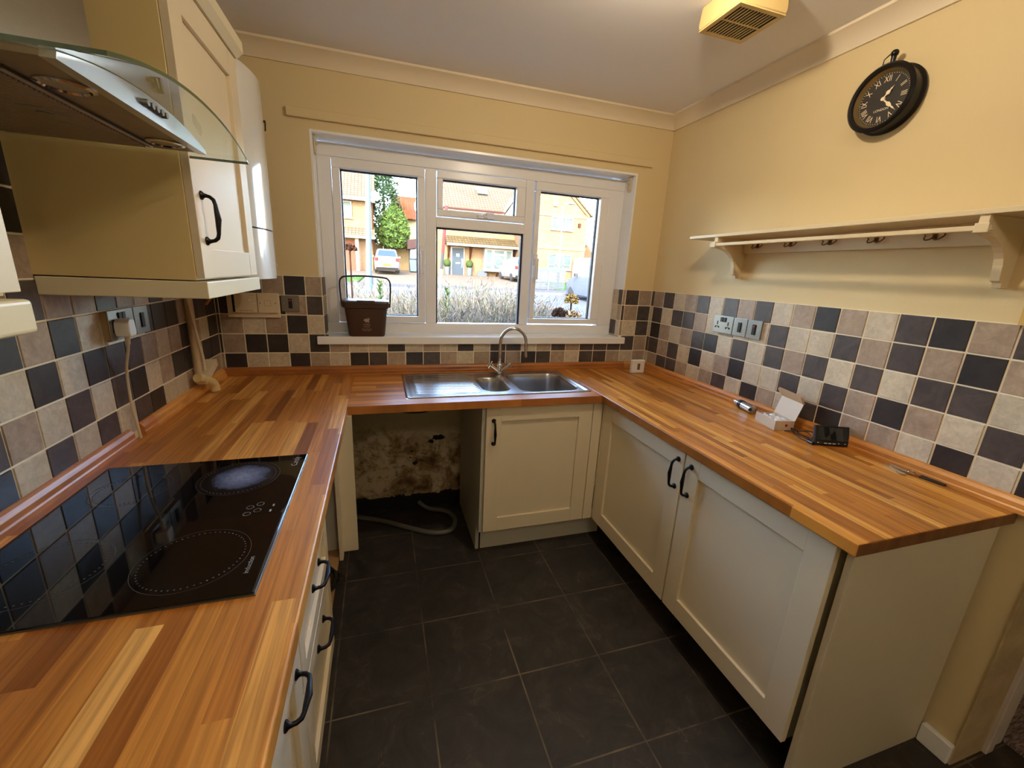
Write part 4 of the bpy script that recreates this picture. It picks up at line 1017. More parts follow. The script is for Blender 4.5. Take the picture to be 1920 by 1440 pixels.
b = MB(); b.lathe([(0.0, 0), (0.045, 0), (0.045, -0.010), (0.015, -0.024), (0.0, -0.024)], (LAMP_POS[0], LAMP_POS[1], H), (0, 0, 1), 24); b.build('ceiling_rose', WPLAST, t)
b = MB(); b.cyl((LAMP_POS[0], LAMP_POS[1], H-0.02), (LAMP_POS[0], LAMP_POS[1], LAMP_POS[2]+0.085), 0.003, seg=8); b.cyl((LAMP_POS[0], LAMP_POS[1], LAMP_POS[2]+0.045), (LAMP_POS[0], LAMP_POS[1], LAMP_POS[2]+0.09), 0.016); b.build('lamp_holder', WPLAST, t)
b = MB(); b.ball(LAMP_POS, 0.030, 3)
bm_ = mat('bulb_glow', (1, 1, 1, 1), 0.5, emit=LAMP_COLOR, estr=LAMP_STRENGTH); b.build('bulb', bm_, t)

t = thing('globe_light', 'frosted globe ceiling light in the space behind the viewpoint', 'ceiling light', (REAR_POS[0], REAR_POS[1], H))
b = MB(); b.lathe([(0.0, 0), (0.06, 0), (0.06, -0.02), (0.03, -0.10), (0.0, -0.10)], (REAR_POS[0], REAR_POS[1], H), (0, 0, 1), 24); b.build('mount', WPLAST, t)
b = MB(); b.ball(REAR_POS, 0.09, 3); b.build('globe', mat('globe_glow', (1, 1, 1, 1), 0.5, emit=REAR_COLOR, estr=REAR_STRENGTH), t)

# ------------------------------------------------------------------ loose things on the right worktop
t = thing('sensor_box', 'white plastic box with a brown slot, standing in the corner of the right worktop', 'sensor', (2.42, -0.150, ZW))
b = MB().box(2.375, 2.468, -0.172, -0.142, ZW, ZW+0.088); b.build('case', WPLAST, t, 0.006, 3)
b = MB().box(2.412, 2.432, -0.1730, -0.1715, ZW+0.024, ZW+0.066); b.build('slot', mat('slot_brown', srgb(120, 98, 66), 0.5), t)
# metal thermostat-valve part
t = thing('valve_fitting', 'chrome and black pipe fitting lying next to the open cardboard box', 'fitting', (2.53, -0.95, ZW))
A = Vector((2.500, -1.030, ZW+0.021)); B_ = Vector((2.532, -0.885, ZW+0.023)); D = B_-A
b = MB(); b.tube([A, A+D*0.10, A+D*0.12, A+D*0.58], [0.015, 0.015, 0.0205, 0.0205], 18); b.cyl(A+D*0.12, A+D*0.12+Vector((-0.020, -0.006, 0.004)), 0.010); b.tube([A+D*0.80, B_], [0.014, 0.014], 16); b.build('metal_body', CHROME, t)
b = MB(); b.tube([A+D*0.58, A+D*0.62, A+D*0.74, A+D*0.80], [0.016, 0.022, 0.022, 0.014], 18); q = A+D*0.12; b.cyl(q+Vector((-0.0200, -0.006, 0.004)), q+Vector((-0.0208, -0.0062, 0.0042)), 0.0065); b.build('black_collar', BLACKP, t)
# cardboard box
BX = Matrix.Translation((2.474, -1.160, ZW)) @ Matrix.Rotation(math.radians(-14), 4, 'Z')
t = thing('cardboard_box', 'small open cardboard box with raised lid, holding a clear bag', 'box', (2.487, -1.150, ZW))
CARD = mat('cardboard', srgb(206, 172, 130), 0.75); CARDW = mat('white_card', srgb(208, 188, 162), 0.6)
lx, ly, hz = 0.043, 0.068, 0.044
b = MB()
b.box(-lx, lx, -ly, ly, 0, 0.0015, BX); b.box(-lx, -lx+0.0015, -ly, ly, 0, hz, BX); b.box(lx-0.0015, lx, -ly, ly, 0, hz, BX); b.box(-lx, lx, ly-0.0015, ly, 0, hz*0.85, BX); b.box(-lx, lx, -ly, -ly+0.0015, 0, hz, BX)
b.build('tray', CARDW, t)
ML = BX @ Matrix.Translation((lx, 0, hz)) @ Matrix.Rotation(math.radians(16), 4, 'Y')
b = MB(); b.box(-0.0008, 0.0008, -ly, ly, 0, 0.080, ML); b.build('lid', CARDW, t)
ML2 = ML @ Matrix.Translation((0, 0, 0.080)) @ Matrix.Rotation(math.radians(-48), 4, 'Y')
b = MB(); b.prism([(-ly, 0), (ly*0.85, 0)] + [(ly*0.85+0.024*math.sin(a), 0.024-0.024*math.cos(a)) for a in [PI*k/8 for k in range(1, 8)]] + [(ly*0.85, 0.048), (-ly, 0.044)], -0.0007, 0.0007, 'x', ML2)
b.box(-0.004, 0.004, -ly-0.001, -ly+0.001, 0.0, 0.036, ML2); b.build('lid_flap', CARD, t)
b = MB(); b.lathe([(0.0, 0.0), (0.0062, 0.0), (0.0062, -0.0008)], BX @ Vector((0.008, -ly-0.0004, 0.024)), (BX.to_3x3() @ Vector((0, -1, 0))), 20); b.build('red_dot', mat('red_sticker', srgb(170, 30, 30), 0.5), t)
b = MB()
r_ = random.Random(5); pl = [[None]*13 for _ in range(9)]
def bagf(u, v):
    p = Vector(((u-0.5)*0.068, (v-0.5)*0.110, 0.030+0.014*r_.random()*(1 if 0 < u < 1 and 0 < v < 1 else 0.2))); return BX @ p
b.grid(bagf, 9, 13); tag(b.build('plastic_bag', mat('clear_bag', srgb(226, 226, 230), 0.25, spec=0.7)), 'crumpled clear plastic bag inside the small cardboard box', 'bag')
# energy monitor display
t = thing('energy_monitor', 'black tilted display monitor with small white key marks on the right worktop', 'display', (2.500, -1.410, ZW))
MM = Matrix.Translation((2.500, -1.410, ZW)) @ Matrix.Rotation(math.radians(-25), 4, 'Z') @ Matrix.Rotation(math.radians(14), 4, 'X')
MM = Matrix.Translation((2.500, -1.400, ZW+0.002)) @ Matrix.Rotation(math.radians(-22), 4, 'Z') @ Matrix.Rotation(math.radians(-16), 4, 'X')
b = MB().box(-0.064, 0.064, -0.008, 0.008, 0.0, 0.078, MM); b.build('case', BLACKP, t, 0.003, 2)
b = MB().box(-0.058, 0.058, -0.0088, -0.008, 0.020, 0.072, MM); b.build('screen', mat('screen_glass', srgb(10, 11, 12), 0.04, spec=0.8), t)
b = MB()
for x in (-0.030, -0.014, 0.002): b.box(x, x+0.011, -0.0090, -0.0080, 0.0065, 0.0095, MM)
for x in (-0.056, 0.022, 0.046): b.box(x, x+0.006, -0.0090, -0.0080, 0.0085, 0.0105, MM)
b.build('key_marks', WPLAST, t)
b = MB().box(-0.010, 0.010, 0.008, 0.034, 0.0, 0.004, MM @ Matrix.Rotation(math.radians(16), 4, 'X')); b.build('stand', BLACKP, t)
b = MB()
b.tube(smooth_path([(2.480, -1.330, ZW+0.004), (2.465, -1.285, ZW+0.012), (2.500, -1.262, ZW+0.004), (2.470, -1.248, ZW+0.020), (2.455, -1.290, ZW+0.004), (2.440, -1.335, ZW+0.004), (2.445, -1.366, ZW+0.008)]), 0.0022, 6)
b.tube(smooth_path([(2.450, -1.236, ZW+0.004), (2.490, -1.300, ZW+0.022), (2.475, -1.340, ZW+0.006), (2.500, -1.318, ZW+0.028), (2.480, -1.268, ZW+0.014)]), 0.0020, 6); b.cyl((2.437, -1.352, ZW+0.008), (2.432, -1.380, ZW+0.008), 0.0075)
tag(b.build('power_lead', BLACKP), 'tangled thin black power lead between the cardboard box and the monitor', 'lead')
# keys
t = thing('key_bunch', 'bunch of keys with a dark fob near the end of the right worktop', 'keys', (2.535, -1.66, ZW))
KM = mat('key_metal', srgb(196, 186, 160), 0.38, metal=0.7)
for k, (x, y, a, L) in enumerate(((2.518, -1.585, 78, 0.055), (2.532, -1.600, 96, 0.052), (2.508, -1.600, 62, 0.045), (2.530, -1.590, 84, 0.048))):
    Mk = Matrix.Translation((x, y-0.03, ZW+0.0006+0.0022*k)) @ Matrix.Rotation(math.radians(a), 4, 'Z')
    b = MB(); b.prism([(-0.011*math.cos(q)-0.018, 0.011*math.sin(q)) for q in [2*PI*j/14 for j in range(14)]], 0, 0.002, 'z', Mk); b.prism([(-0.010, -0.004), (L-0.02, -0.004), (L-0.014, 0), (L-0.02, 0.003), (0.02, 0.003), (0.016, 0.0012), (0.010, 0.0035), (-0.010, 0.004)], 0, 0.002, 'z', Mk); b.build('key', KM, t)
b = MB(); b.tube([(2.538+0.013*math.cos(a), -1.655+0.013*math.sin(a), ZW+0.008+0.003*math.sin(a)) for a in [2*PI*k/20 for k in range(21)]], 0.0013, 6, caps=False); b.build('key_ring', CHROME, t)
Mk = Matrix.Translation((2.548, -1.708, ZW)) @ Matrix.Rotation(math.radians(8), 4, 'Z')
b = MB().box(-0.010, 0.010, -0.034, 0.034, 0.0, 0.007, Mk); b.build('fob', mat('fob_dark', srgb(44, 38, 30), 0.45), t, 0.002)

# ================================================================== OUTDOORS
_srgb = srgb
def srgb(r, g, b): return tuple(c*0.125 for c in _srgb(r, g, b)[:3]) + (1,)  # outdoor colours darkened to offset the raised sky light, not their own tone
_mat = mat
def mat(name, col, *a, **k):
    k['spec'] = 0.06 if k.get('spec', 0.5) < 0.8 else 0.25; return _mat(name, col, *a, **k)
def gz(x, y): return 0.04*max(y, 0.0) + (0.0 if y > 2 else 0.0)
GRAVEL = mat('driveway_paving', srgb(206, 184, 156), 0.95, noise=0.18, nscale=3)
b = MB()
b.grid(lambda u, v: (-40+90*u, 0.30+70*v, gz(0, 0.30+70*v)), 8, 20, smooth=False)
struct(b.build('ground', GRAVEL), 'pale paved drives and verge across the road', 'ground')
def slab(name, poly, m, h, label, cat, kind='structure'):
    b = MB(); A = [b.bm.verts.new((x, y, gz(x, y)+h)) for x, y in poly]; B2 = [b.bm.verts.new((x, y, gz(x, y)-0.1)) for x, y in poly]
    b._f(A); b._f(list(reversed(B2)))
    for i in range(len(A)): b._f([A[i], B2[i], B2[(i+1) % len(A)], A[(i+1) % len(A)]])
    o = b.build(name, m); o['label'] = label; o['category'] = cat
    if kind: o['kind'] = kind
    return o
slab('road', [(-20, 7.5), (40, 7.5), (40, 15.2), (-20, 15.2)], mat('road_tarmac', srgb(176, 182, 192), 0.9, noise=0.08, nscale=4), 0.02, 'pale grey road outside the window', 'road')
slab('kerb', [(-20, 15.2), (40, 15.2), (40, 15.5), (-20, 15.5)], mat('kerb_stone', srgb(196, 192, 186), 0.9), 0.10, 'stone kerb along the far side of the road', 'kerb')
slab('pavement', [(-20, 15.5), (40, 15.5), (40, 17.2), (-20, 17.2)], mat('pavement_grey', srgb(160, 156, 156), 0.9, noise=0.1, nscale=3), 0.09, 'grey pavement behind the kerb', 'pavement')
slab('garden_bed', [(-6, 0.5), (10, 0.5), (10, 6.0), (-6, 6.0)], mat('garden_soil', srgb(92, 78, 60), 0.95, noise=0.3, nscale=10), 0.05, 'garden soil beneath the lavender bushes', 'soil')
slab('lawn', [(9.3, 17.4), (12.2, 17.4), (14.2, 24.5), (11.2, 24.5)], mat('lawn_green', srgb(118, 176, 60), 0.95, col2=srgb(88, 146, 44), nscale=20), 0.05, 'bright green lawn before the gabled brick house', 'lawn', 'stuff')
slab('lawn', [(-1.6, 17.4), (-0.2, 17.4), (0.0, 22.0), (-1.2, 22.0)], MATS['lawn_green'], 0.05, 'small grass strip left of the street pole', 'lawn', 'stuff')

BRK = brick_mat('buff_brick', srgb(226, 192, 152), srgb(206, 164, 124), srgb(222, 204, 176))
BRK2 = brick_mat('red_brick', srgb(206, 148, 110), srgb(184, 122, 88), srgb(206, 182, 152))
RFT = roof_mat('brown_roof_tiles', srgb(200, 180, 152), srgb(184, 162, 134)); RFO = roof_mat('orange_roof_tiles', srgb(214, 134, 92), srgb(196, 116, 80))
FASC = mat('fascia_cream', srgb(240, 230, 206), 0.6); WHT = mat('white_frame', srgb(244, 244, 244), 0.4); STR = mat('string_course', srgb(240, 206, 150), 0.8)
WGL = mat('house_window_glass', srgb(150, 178, 176), 0.35, spec=0.25, noise=0.25, nscale=2); BRA = mat('oak_bracket', srgb(120, 74, 44), 0.7); GDOOR = mat('grey_door', srgb(104, 124, 142), 0.4)
def hwin(par, x0, x1, y, z0, z1, mull=(), low=None, fw=0.07):
    b = MB(); b.box(x0-fw, x1+fw, y-0.06, y+0.05, z0-fw, z0); b.box(x0-fw, x1+fw, y-0.06, y+0.05, z1, z1+fw); b.box(x0-fw, x0, y-0.06, y+0.05, z0, z1); b.box(x1, x1+fw, y-0.06, y+0.05, z0, z1)
    for m_ in mull: xm = x0+(x1-x0)*m_; b.box(xm-fw*0.6, xm+fw*0.6, y-0.06, y+0.05, z0, z1)
    if low: zl = z0+(z1-z0)*low; b.box(x0, x1, y-0.06, y+0.05, zl-fw*0.45, zl+fw*0.45)
    b.box(x0-fw-0.04, x1+fw+0.04, y-0.10, y, z0-fw-0.06, z0-fw)
    f = b.build('window', WHT, par)
    b = MB().box(x0, x1, y-0.015, y+0.02, z0, z1); b.build('pane', WGL, f); return f
# ---- house A : far left, seen in the left casement
t = thing('brick_house', 'buff brick house at the left edge of the view with tiled porch roof', 'house', (-2.5, 29, 1.1))
b = MB().box(-7.0, 0.46, 29.0, 33.4, 0.9, 5.75); b.build('walls', BRK, t)
b = MB(); b.prism([(28.55, 5.70), (32.2, 8.4), (33.6, 7.4), (33.6, 5.7)], -7.2, 0.60, 'x'); b.build('roof', RFT, t)
b = MB().box(-7.2, 0.62, 28.48, 28.60, 5.56, 5.76).box(0.40, 0.64, 28.55, 28.80, 5.50, 5.78); b.build('fascia', FASC, t)
b = MB(); b.prism([(28.0, 3.30), (28.0, 3.40), (29.0, 3.92), (29.0, 3.30)], -4.0, 0.55, 'x'); b.build('porch_roof', RFT, t)
b = MB().box(-4.0, 0.56, 27.93, 28.02, 3.18, 3.34); b.build('porch_fascia', FASC, t)
hwin(t, -2.4, -0.92, 28.97, 4.55, 5.45, (0.33, 0.66))
b = MB().box(-1.35, -0.75, 28.95, 29.02, 1.15, 3.05); b.build('door', mat('terracotta_door', srgb(206, 130, 104), 0.5), t)
b = MB().box(-0.70, -0.48, 28.2, 28.4, 1.1, 3.2); b.build('porch_post', FASC, t)
b = MB().cyl((0.44, 28.95, 1.0), (0.44, 28.95, 5.6), 0.06, seg=8); b.build('drainpipe', BRA, t)
b = MB(); b.lathe([(0.0, 0.06), (0.18, 0.03), (0.32, -0.04)], (0.66, 28.9, 5.98), (0.2, -0.9, 0.2), 20); b.build('satellite_dish', mat('dish_white', srgb(226, 232, 236), 0.4), t)
# ---- house B : centre
t = thing('brick_house', 'brick house with grey front door and white bay window in the centre pane', 'house', (8, 29, 1.15))
b = MB().box(4.75, 11.4, 29.0, 37.0, 0.9, 5.45); b.build('walls', BRK, t)
b = MB(); b.prism([(28.5, 5.62), (33.5, 9.6), (38.0, 5.6), (28.5, 5.5)], 4.55, 11.6, 'x'); b.build('roof', RFT, t)
b = MB().box(4.5, 9.45, 28.42, 28.54, 5.36, 5.62); b.build('fascia', FASC, t)
b = MB().box(4.5, 9.45, 28.30, 28.42, 5.56, 5.66); b.build('gutter', mat('gutter_maroon', srgb(120, 66, 66), 0.5), t)
# small gabled dormer
b = MB(); b.prism([(9.45, 5.35), (11.15, 5.35), (10.28, 6.62)], 28.45, 31.0, 'y'); dg_ = b.build('dormer', mat('dormer_white', srgb(244, 240, 226), 0.6), t)
b = MB()
for s, xe in ((-1, 9.25), (1, 11.30)):
    b.prism([(10.28, 6.86), (10.28, 6.70), (xe, 5.30), (xe+s*-0.0, 5.46)], 28.35, 31.2, 'y')
b.build('dormer_roof', FASC, dg_)
b = MB(); Mr = Matrix.Translation((8.2, 30.28, 7.18)) @ Matrix.Rotation(math.atan2(3.98, 5.0), 4, 'X'); b.box(-0.40, 0.40, -0.35, 0.35, 0.02, 0.09, Mr); b.build('skylight', mat('skylight_glass', srgb(196, 222, 232), 0.1, spec=0.9), t)
b = MB(); b.prism([(27.95, 3.26), (27.95, 3.36), (29.0, 3.86), (29.0, 3.26)], 5.30, 10.55, 'x'); b.build('porch_roof', roof_mat('mossy_roof_tiles', srgb(168, 146, 104), srgb(146, 128, 92)), t)
b = MB().box(5.28, 10.57, 27.88, 27.97, 3.14, 3.30); b.build('porch_fascia', FASC, t)
for x in (5.55, 7.15, 10.5):
    b = MB(); b.tube([(x, 28.95, 2.35), (x, 28.25, 3.10)], 0.05, 6); b.box(x-0.05, x+0.05, 28.90, 29.0, 2.25, 3.2); b.build('timber_bracket', BRA, t)
b = MB().box(5.72, 6.74, 28.90, 29.02, 1.12, 3.10); d = b.build('door_frame', WHT, t)
b = MB().box(5.82, 6.64, 28.86, 28.92, 1.16, 3.02); d = b.build('door', GDOOR, t)
b = MB().box(6.08, 6.38, 28.84, 28.86, 1.95, 2.02).box(6.14, 6.32, 28.845, 28.86, 2.45, 2.62).box(6.52, 6.56, 28.83, 28.86, 1.7, 2.3); b.build('letter_plate', CHROME, d)
# bay
b = MB().box(8.10, 10.22, 28.35, 29.0, 1.50, 3.14); bay = b.build('bay', WHT, t)
for x0, x1, z0, z1 in ((8.26, 8.62, 2.12, 2.98), (8.24, 8.62, 1.72, 1.96), (8.84, 9.54, 1.72, 2.66), (8.84, 9.54, 2.78, 2.98), (9.76, 10.10, 2.12, 2.98), (9.76, 10.10, 1.72, 1.96)):
    b = MB().box(x0, x1, 28.32, 28.36, z0, z1); b.build('bay_pane', WGL, bay)
b = MB(); b.lathe([(0.28, 0), (0.33, 0)], (9.19, 28.31, 2.18), (0, -1, 0), 24); b.build('round_leading', WHT, bay)
for x in (8.25, 9.15, 10.05):
    b = MB(); b.tube([(x, 28.95, 1.10), (x, 28.45, 1.48)], 0.05, 6); b.build('bay_bracket', BRA, t)
b = MB().cyl((10.95, 28.93, 1.0), (10.95, 28.93, 5.3), 0.05, seg=8); b.build('drainpipe', BRA, t)
# ---- house C : gabled house at right
t = thing('brick_house', 'gabled buff brick house with two white windows in the right pane', 'house', (12, 26, 1.05))
b = MB(); b.prism([(10.5, 0.8), (14.88, 0.8), (14.88, 5.72), (12.35, 7.90), (10.5, 6.30)], 26.0, 28.9, 'y'); b.build('walls', BRK, t)
b = MB()
b.prism([(12.35, 8.12), (12.35, 7.92), (15.05, 5.58), (15.26, 5.56)], 25.75, 28.95, 'y'); b.prism([(12.35, 8.12), (10.2, 6.20), (10.3, 6.12), (12.35, 7.92)], 25.75, 28.95, 'y'); b.build('roof', RFT, t)
b = MB(); b.prism([(12.35, 7.93), (12.35, 7.70), (14.92, 5.48), (15.04, 5.60)], 25.88, 26.0, 'y'); b.build('bargeboard', STR, t)
b = MB().box(10.5, 14.90, 25.95, 26.02, 5.38, 5.62); b.build('string_course', STR, t); b = MB().box(10.5, 14.90, 25.95, 26.02, 3.22, 3.44); b.build('string_course', STR, t)
hwin(t, 12.22, 13.72, 25.97, 4.60, 5.30, (0.33, 0.66)); hwin(t, 12.14, 13.80, 25.97, 1.95, 2.86, (0.33, 0.66), 0.25)
b = MB().box(12.22, 12.50, 25.88, 26.0, 6.02, 6.36); b.build('alarm_box', WHT, t)
b = MB().box(14.2, 14.36, 25.85, 26.0, 4.80, 5.05); b.build('lamp', BRA, t)
b = MB().box(12.85, 13.30, 25.9, 26.0, 1.15, 1.65); b.build('meter_box', mat('meter_cream', srgb(214, 186, 116), 0.6), t)
b = MB(); b.prism([(14.88, 0.8), (16.4, 0.8), (16.4, 2.8), (14.88, 4.55)], 27.0, 28.9, 'y'); b.build('side_wing', BRK2, t)
b = MB(); b.lathe([(0.0, 0.05), (0.2, 0.02), (0.32, -0.05)], (15.15, 26.8, 3.95), (-0.3, -0.9, 0.2), 20); b.build('satellite_dish', mat('dish_grey', srgb(150, 164, 176), 0.5), t)
# ---- house D : orange roof behind the trees
t = thing('brick_house', 'distant house with orange tiled roof behind the conifers', 'house', (5, 45, 1.8))
b = MB().box(2.6, 9.0, 45.0, 52.0, 1.5, 6.4); b.build('walls', mat('cream_render', srgb(244, 226, 180), 0.8), t)
b = MB(); b.prism([(44.6, 6.3), (48.5, 9.0), (52.4, 6.3)], 2.4, 9.2, 'x'); b.build('roof', RFO, t)
b = MB(); b.prism([(2.3, 6.3), (4.2, 6.3), (3.25, 7.9)], 44.2, 48.0, 'y'); b.build('gable', RFO, t)
# ---- fence, shed, bins
t = thing('garden_fence', 'pale close-board timber fence behind the silver hatchback', 'fence', (1.8, 32, 1.2))
b = MB()
for k in range(22):
    x = 0.35+k*0.125; b.box(x, x+0.115, 31.98+0.01*(k % 2), 32.0+0.01*(k % 2), 1.2, 3.10+0.05*math.sin(k*0.9)+0.02*k*0.6)
b.build('boards', mat('fence_timber', srgb(232, 204, 152), 0.8, noise=0.15, nscale=6), t)
b = MB().box(0.3, 3.1, 32.02, 32.08, 1.5, 1.6).box(0.3, 3.1, 32.02, 32.08, 2.6, 2.7); b.build('rails', MATS['fence_timber'], t)
t = thing('garden_shed', 'pale blue grey shed with dark roof right of the timber fence', 'shed', (4.2, 30.5, 1.2))
b = MB().box(2.95, 4.4, 30.0, 31.8, 1.15, 2.80); b.build('walls', mat('shed_blue', srgb(196, 214, 226), 0.7, noise=0.06, nscale=5), t)
b = MB(); b.prism([(2.75, 2.76), (4.5, 3.10), (4.5, 3.72), (2.75, 3.40)], 29.8, 31.9, 'y'); b.build('roof', mat('shed_roof', srgb(110, 84, 84), 0.8), t)
WB = mat('bin_blue', srgb(160, 186, 200), 0.5)
for i, (x, lab) in enumerate(((3.10, 'pale wheelie bin left of its neighbour, by the shed'), (3.52, 'blue grey wheelie bin nearer the window frame, by the shed'))):
    t = thing('wheelie_bin', lab, 'bin', (x, 29.4, 1.18))
    b = MB(); loft(b, [[(x-0.20, 29.2, 1.24), (x+0.20, 29.2, 1.24), (x+0.20, 29.6, 1.24), (x-0.20, 29.6, 1.24)], [(x-0.26, 29.12, 2.06), (x+0.26, 29.12, 2.06), (x+0.26, 29.70, 2.06), (x-0.26, 29.70, 2.06)]]); b.build('body', WB, t)
    b = MB().box(x-0.28, x+0.28, 29.08, 29.74, 2.06, 2.13); b.build('lid', mat('bin_lid', srgb(90, 110, 122), 0.5), t)
    b = MB().cyl((x-0.24, 29.58, 1.27), (x+0.24, 29.58, 1.27), 0.10, seg=12); b.build('wheels', BLACKM, t)
# panel fence by the gabled house
t = thing('garden_fence', 'blue grey slatted fence with arched tops left of the street lamp', 'fence', (9.4, 18.3, 0.7))
for k in range(2):
    x0 = 8.25+k*0.95
    b = MB()
    for j in range(11): b.box(x0, x0+0.90, 18.3, 18.32, 0.76+j*0.085, 0.76+j*0.085+0.070)
    b.prism([(x0, 1.68), (x0+0.90, 1.68), (x0+0.90, 1.72)] + [(x0+0.45+0.45*math.cos(a), 1.72+0.12*math.sin(a)) for a in [PI*q/8 for q in range(1, 8)]] + [(x0, 1.72)], 18.30, 18.32, 'y')
    b.build('fence_panel', mat('fence_blue', srgb(148, 160, 172), 0.8), t)
    b = MB().box(x0-0.05, x0, 18.27, 18.35, 0.70, 1.80); b.build('post', mat('post_concrete', srgb(214, 214, 210), 0.8), t)
# planters, plaque
for x, lab in ((5.42, 'topiary pot left of the grey front door'), (7.05, 'topiary pot right of the grey front door')):
    t = thing('topiary_pot', lab, 'pot plant', (x, 28.6, 1.15)); b = MB(); b.lathe([(0.0, 0), (0.16, 0), (0.20, 0.55), (0.0, 0.55)], (x, 28.6, 1.15), (0, 0, 1), 14); b.build('pot', WB, t)
    b = MB(); b.ball((x, 28.6, 1.95), 0.28, 2); b.build('foliage', mat('topiary_green', srgb(110, 140, 70), 0.9, noise=0.4, nscale=12), t)
b = MB(); b.prism([(7.65, 1.0), (8.35, 1.0), (8.35, 1.32)] + [(8.0+0.35*math.cos(a), 1.32+0.26*math.sin(a)) for a in [PI*q/8 for q in range(1, 8)]] + [(7.65, 1.32)], 28.5, 28.56, 'y')
tag(b.build('garden_screen', MATS['fence_blue']), 'small arched blue grey screen against the brick wall by the bay', 'screen')

# ---- cars
def car(label, x, y, col, L=3.9, Wd=1.66, hgt=1.46):
    z0 = gz(x, y)+0.02; t = thing('car', label, 'car', (x, y, z0))
    body = mat('car_paint_%d' % int(col[0]*1000), col, 0.25, coat=0.5, metal=0.1)
    def sec(yy, pts): return [(x+px_*Wd/2, yy, z0+pz) for px_, pz in pts]
    low = lambda t_, w_: [(-0.95*w_, 0.22), (-1.0*w_, 0.45), (-1.0*w_, 0.72), (-0.96*w_, t_), (0.96*w_, t_), (1.0*w_, 0.72), (1.0*w_, 0.45), (0.95*w_, 0.22)]
    b = MB(); loft(b, [sec(y-L/2, low(0.80, 0.86)), sec(y-L/2+0.10, low(0.92, 0.97)), sec(y-L/2+0.9, low(0.95, 1.0)), sec(y+L/2-1.1, low(0.95, 1.0)), sec(y+L/2-0.2, low(0.82, 0.95)), sec(y+L/2, low(0.66, 0.84))]); bd = b.build('body', body, t)
    cab = lambda w0, w1, h_: [(-w0, 0.90), (-w1, h_-0.06), (-w1*0.86, h_), (w1*0.86, h_), (w1, h_-0.06), (w0, 0.90)]
    b = MB(); loft(b, [sec(y-L/2+0.12, cab(0.90, 0.80, 1.02)), sec(y-L/2+0.45, cab(0.93, 0.74, hgt-0.04)), sec(y-L/2+1.3, cab(0.95, 0.76, hgt)), sec(y+0.25, cab(0.95, 0.75, hgt-0.06)), sec(y+L/2-1.05, cab(0.93, 0.78, 0.98))]); b.build('cabin', body, t)
    b = MB(); # rear glass leaning
    for s_, yo in ((1, 0),):
        A = [(-0.74, 1.00), (0.74, 1.00), (0.60, hgt-0.12), (-0.60, hgt-0.12)]
        yy = [y-L/2+0.09, y-L/2+0.09, y-L/2+0.36, y-L/2+0.36]
        f = [b.bm.verts.new((x+px_*Wd/2, q-0.012, z0+pz)) for (px_, pz), q in zip(A, yy)]; b._f(f)
    b.build('rear_window', mat('car_glass', srgb(84, 112, 138), 0.08, spec=0.9), t)
    for s_ in (-1, 1):
        b = MB(); b.box(x+s_*Wd*0.40-0.10, x+s_*Wd*0.40+0.10, y-L/2-0.012, y-L/2+0.08, z0+0.70, z0+0.90); b.build('tail_light', mat('tail_red', srgb(190, 70, 70), 0.3), t)
        b = MB(); b.box(x+s_*(Wd/2+0.02), x+s_*(Wd/2+0.16), y+0.55, y+0.62, z0+0.95, z0+1.07); b.build('mirror', BLACKP, t)
    b = MB().box(x-0.26, x+0.26, y-L/2-0.016, y-L/2, z0+0.42, z0+0.54); b.build('number_plate', mat('plate_yellow', srgb(236, 204, 70), 0.5), t)
    b = MB().box(x-Wd*0.43, x+Wd*0.43, y-L/2-0.006, y-L/2+0.3, z0+0.16, z0+0.34); b.build('bumper', mat('bumper_dark', srgb(60, 56, 56), 0.6), t)
    for s_ in (-1, 1):
        for yy in (y-L/2+0.68, y+L/2-0.75):
            b = MB(); b.lathe([(0.0, -0.09), (0.20, -0.09), (0.29, -0.07), (0.29, 0.07), (0.20, 0.09), (0.0, 0.09)], (x+s_*(Wd/2-0.10), yy, z0+0.28), (1, 0, 0), 20); b.build('wheel', BLACKM, t)
    return t
car('silver hatchback seen from behind on the drive left of centre', 1.24, 27.0, srgb(208, 212, 222), Wd=1.52)
car('white hatchback seen from behind before the bay window', 9.6, 25.0, srgb(240, 240, 240), Wd=1.74)
# van at the far right
t = thing('van', 'pale van end on at the right edge beside the gabled house', 'van', (14.2, 22.0, 0.9))
b = MB(); loft(b, [[(13.9, 22.0, 1.05), (15.7, 22.0, 1.05), (15.7, 22.0, 2.1), (15.6, 22.0, 2.7), (14.0, 22.0, 2.7), (13.9, 22.0, 2.1)], [(13.9, 25.7, 1.05), (15.7, 25.7, 1.05), (15.7, 25.7, 2.1), (15.6, 25.7, 2.7), (14.0, 25.7, 2.7), (13.9, 25.7, 2.1)]]); b.build('body', mat('van_white', srgb(232, 238, 240), 0.3), t)
b = MB().box(14.06, 15.54, 21.97, 22.0, 1.95, 2.55); b.build('window', MATS['car_glass'], t)
b = MB(); b.lathe([(0.0, -0.1), (0.3, -0.1), (0.3, 0.1), (0.0, 0.1)], (14.05, 22.7, 1.17), (1, 0, 0), 18); b.build('wheel', BLACKM, t)
# near parked car at the lower right, mostly hidden by the frame
car('pale blue car parked across the road at the lower right pane corner', 9.35, 12.9, srgb(190, 204, 222), Wd=1.7)

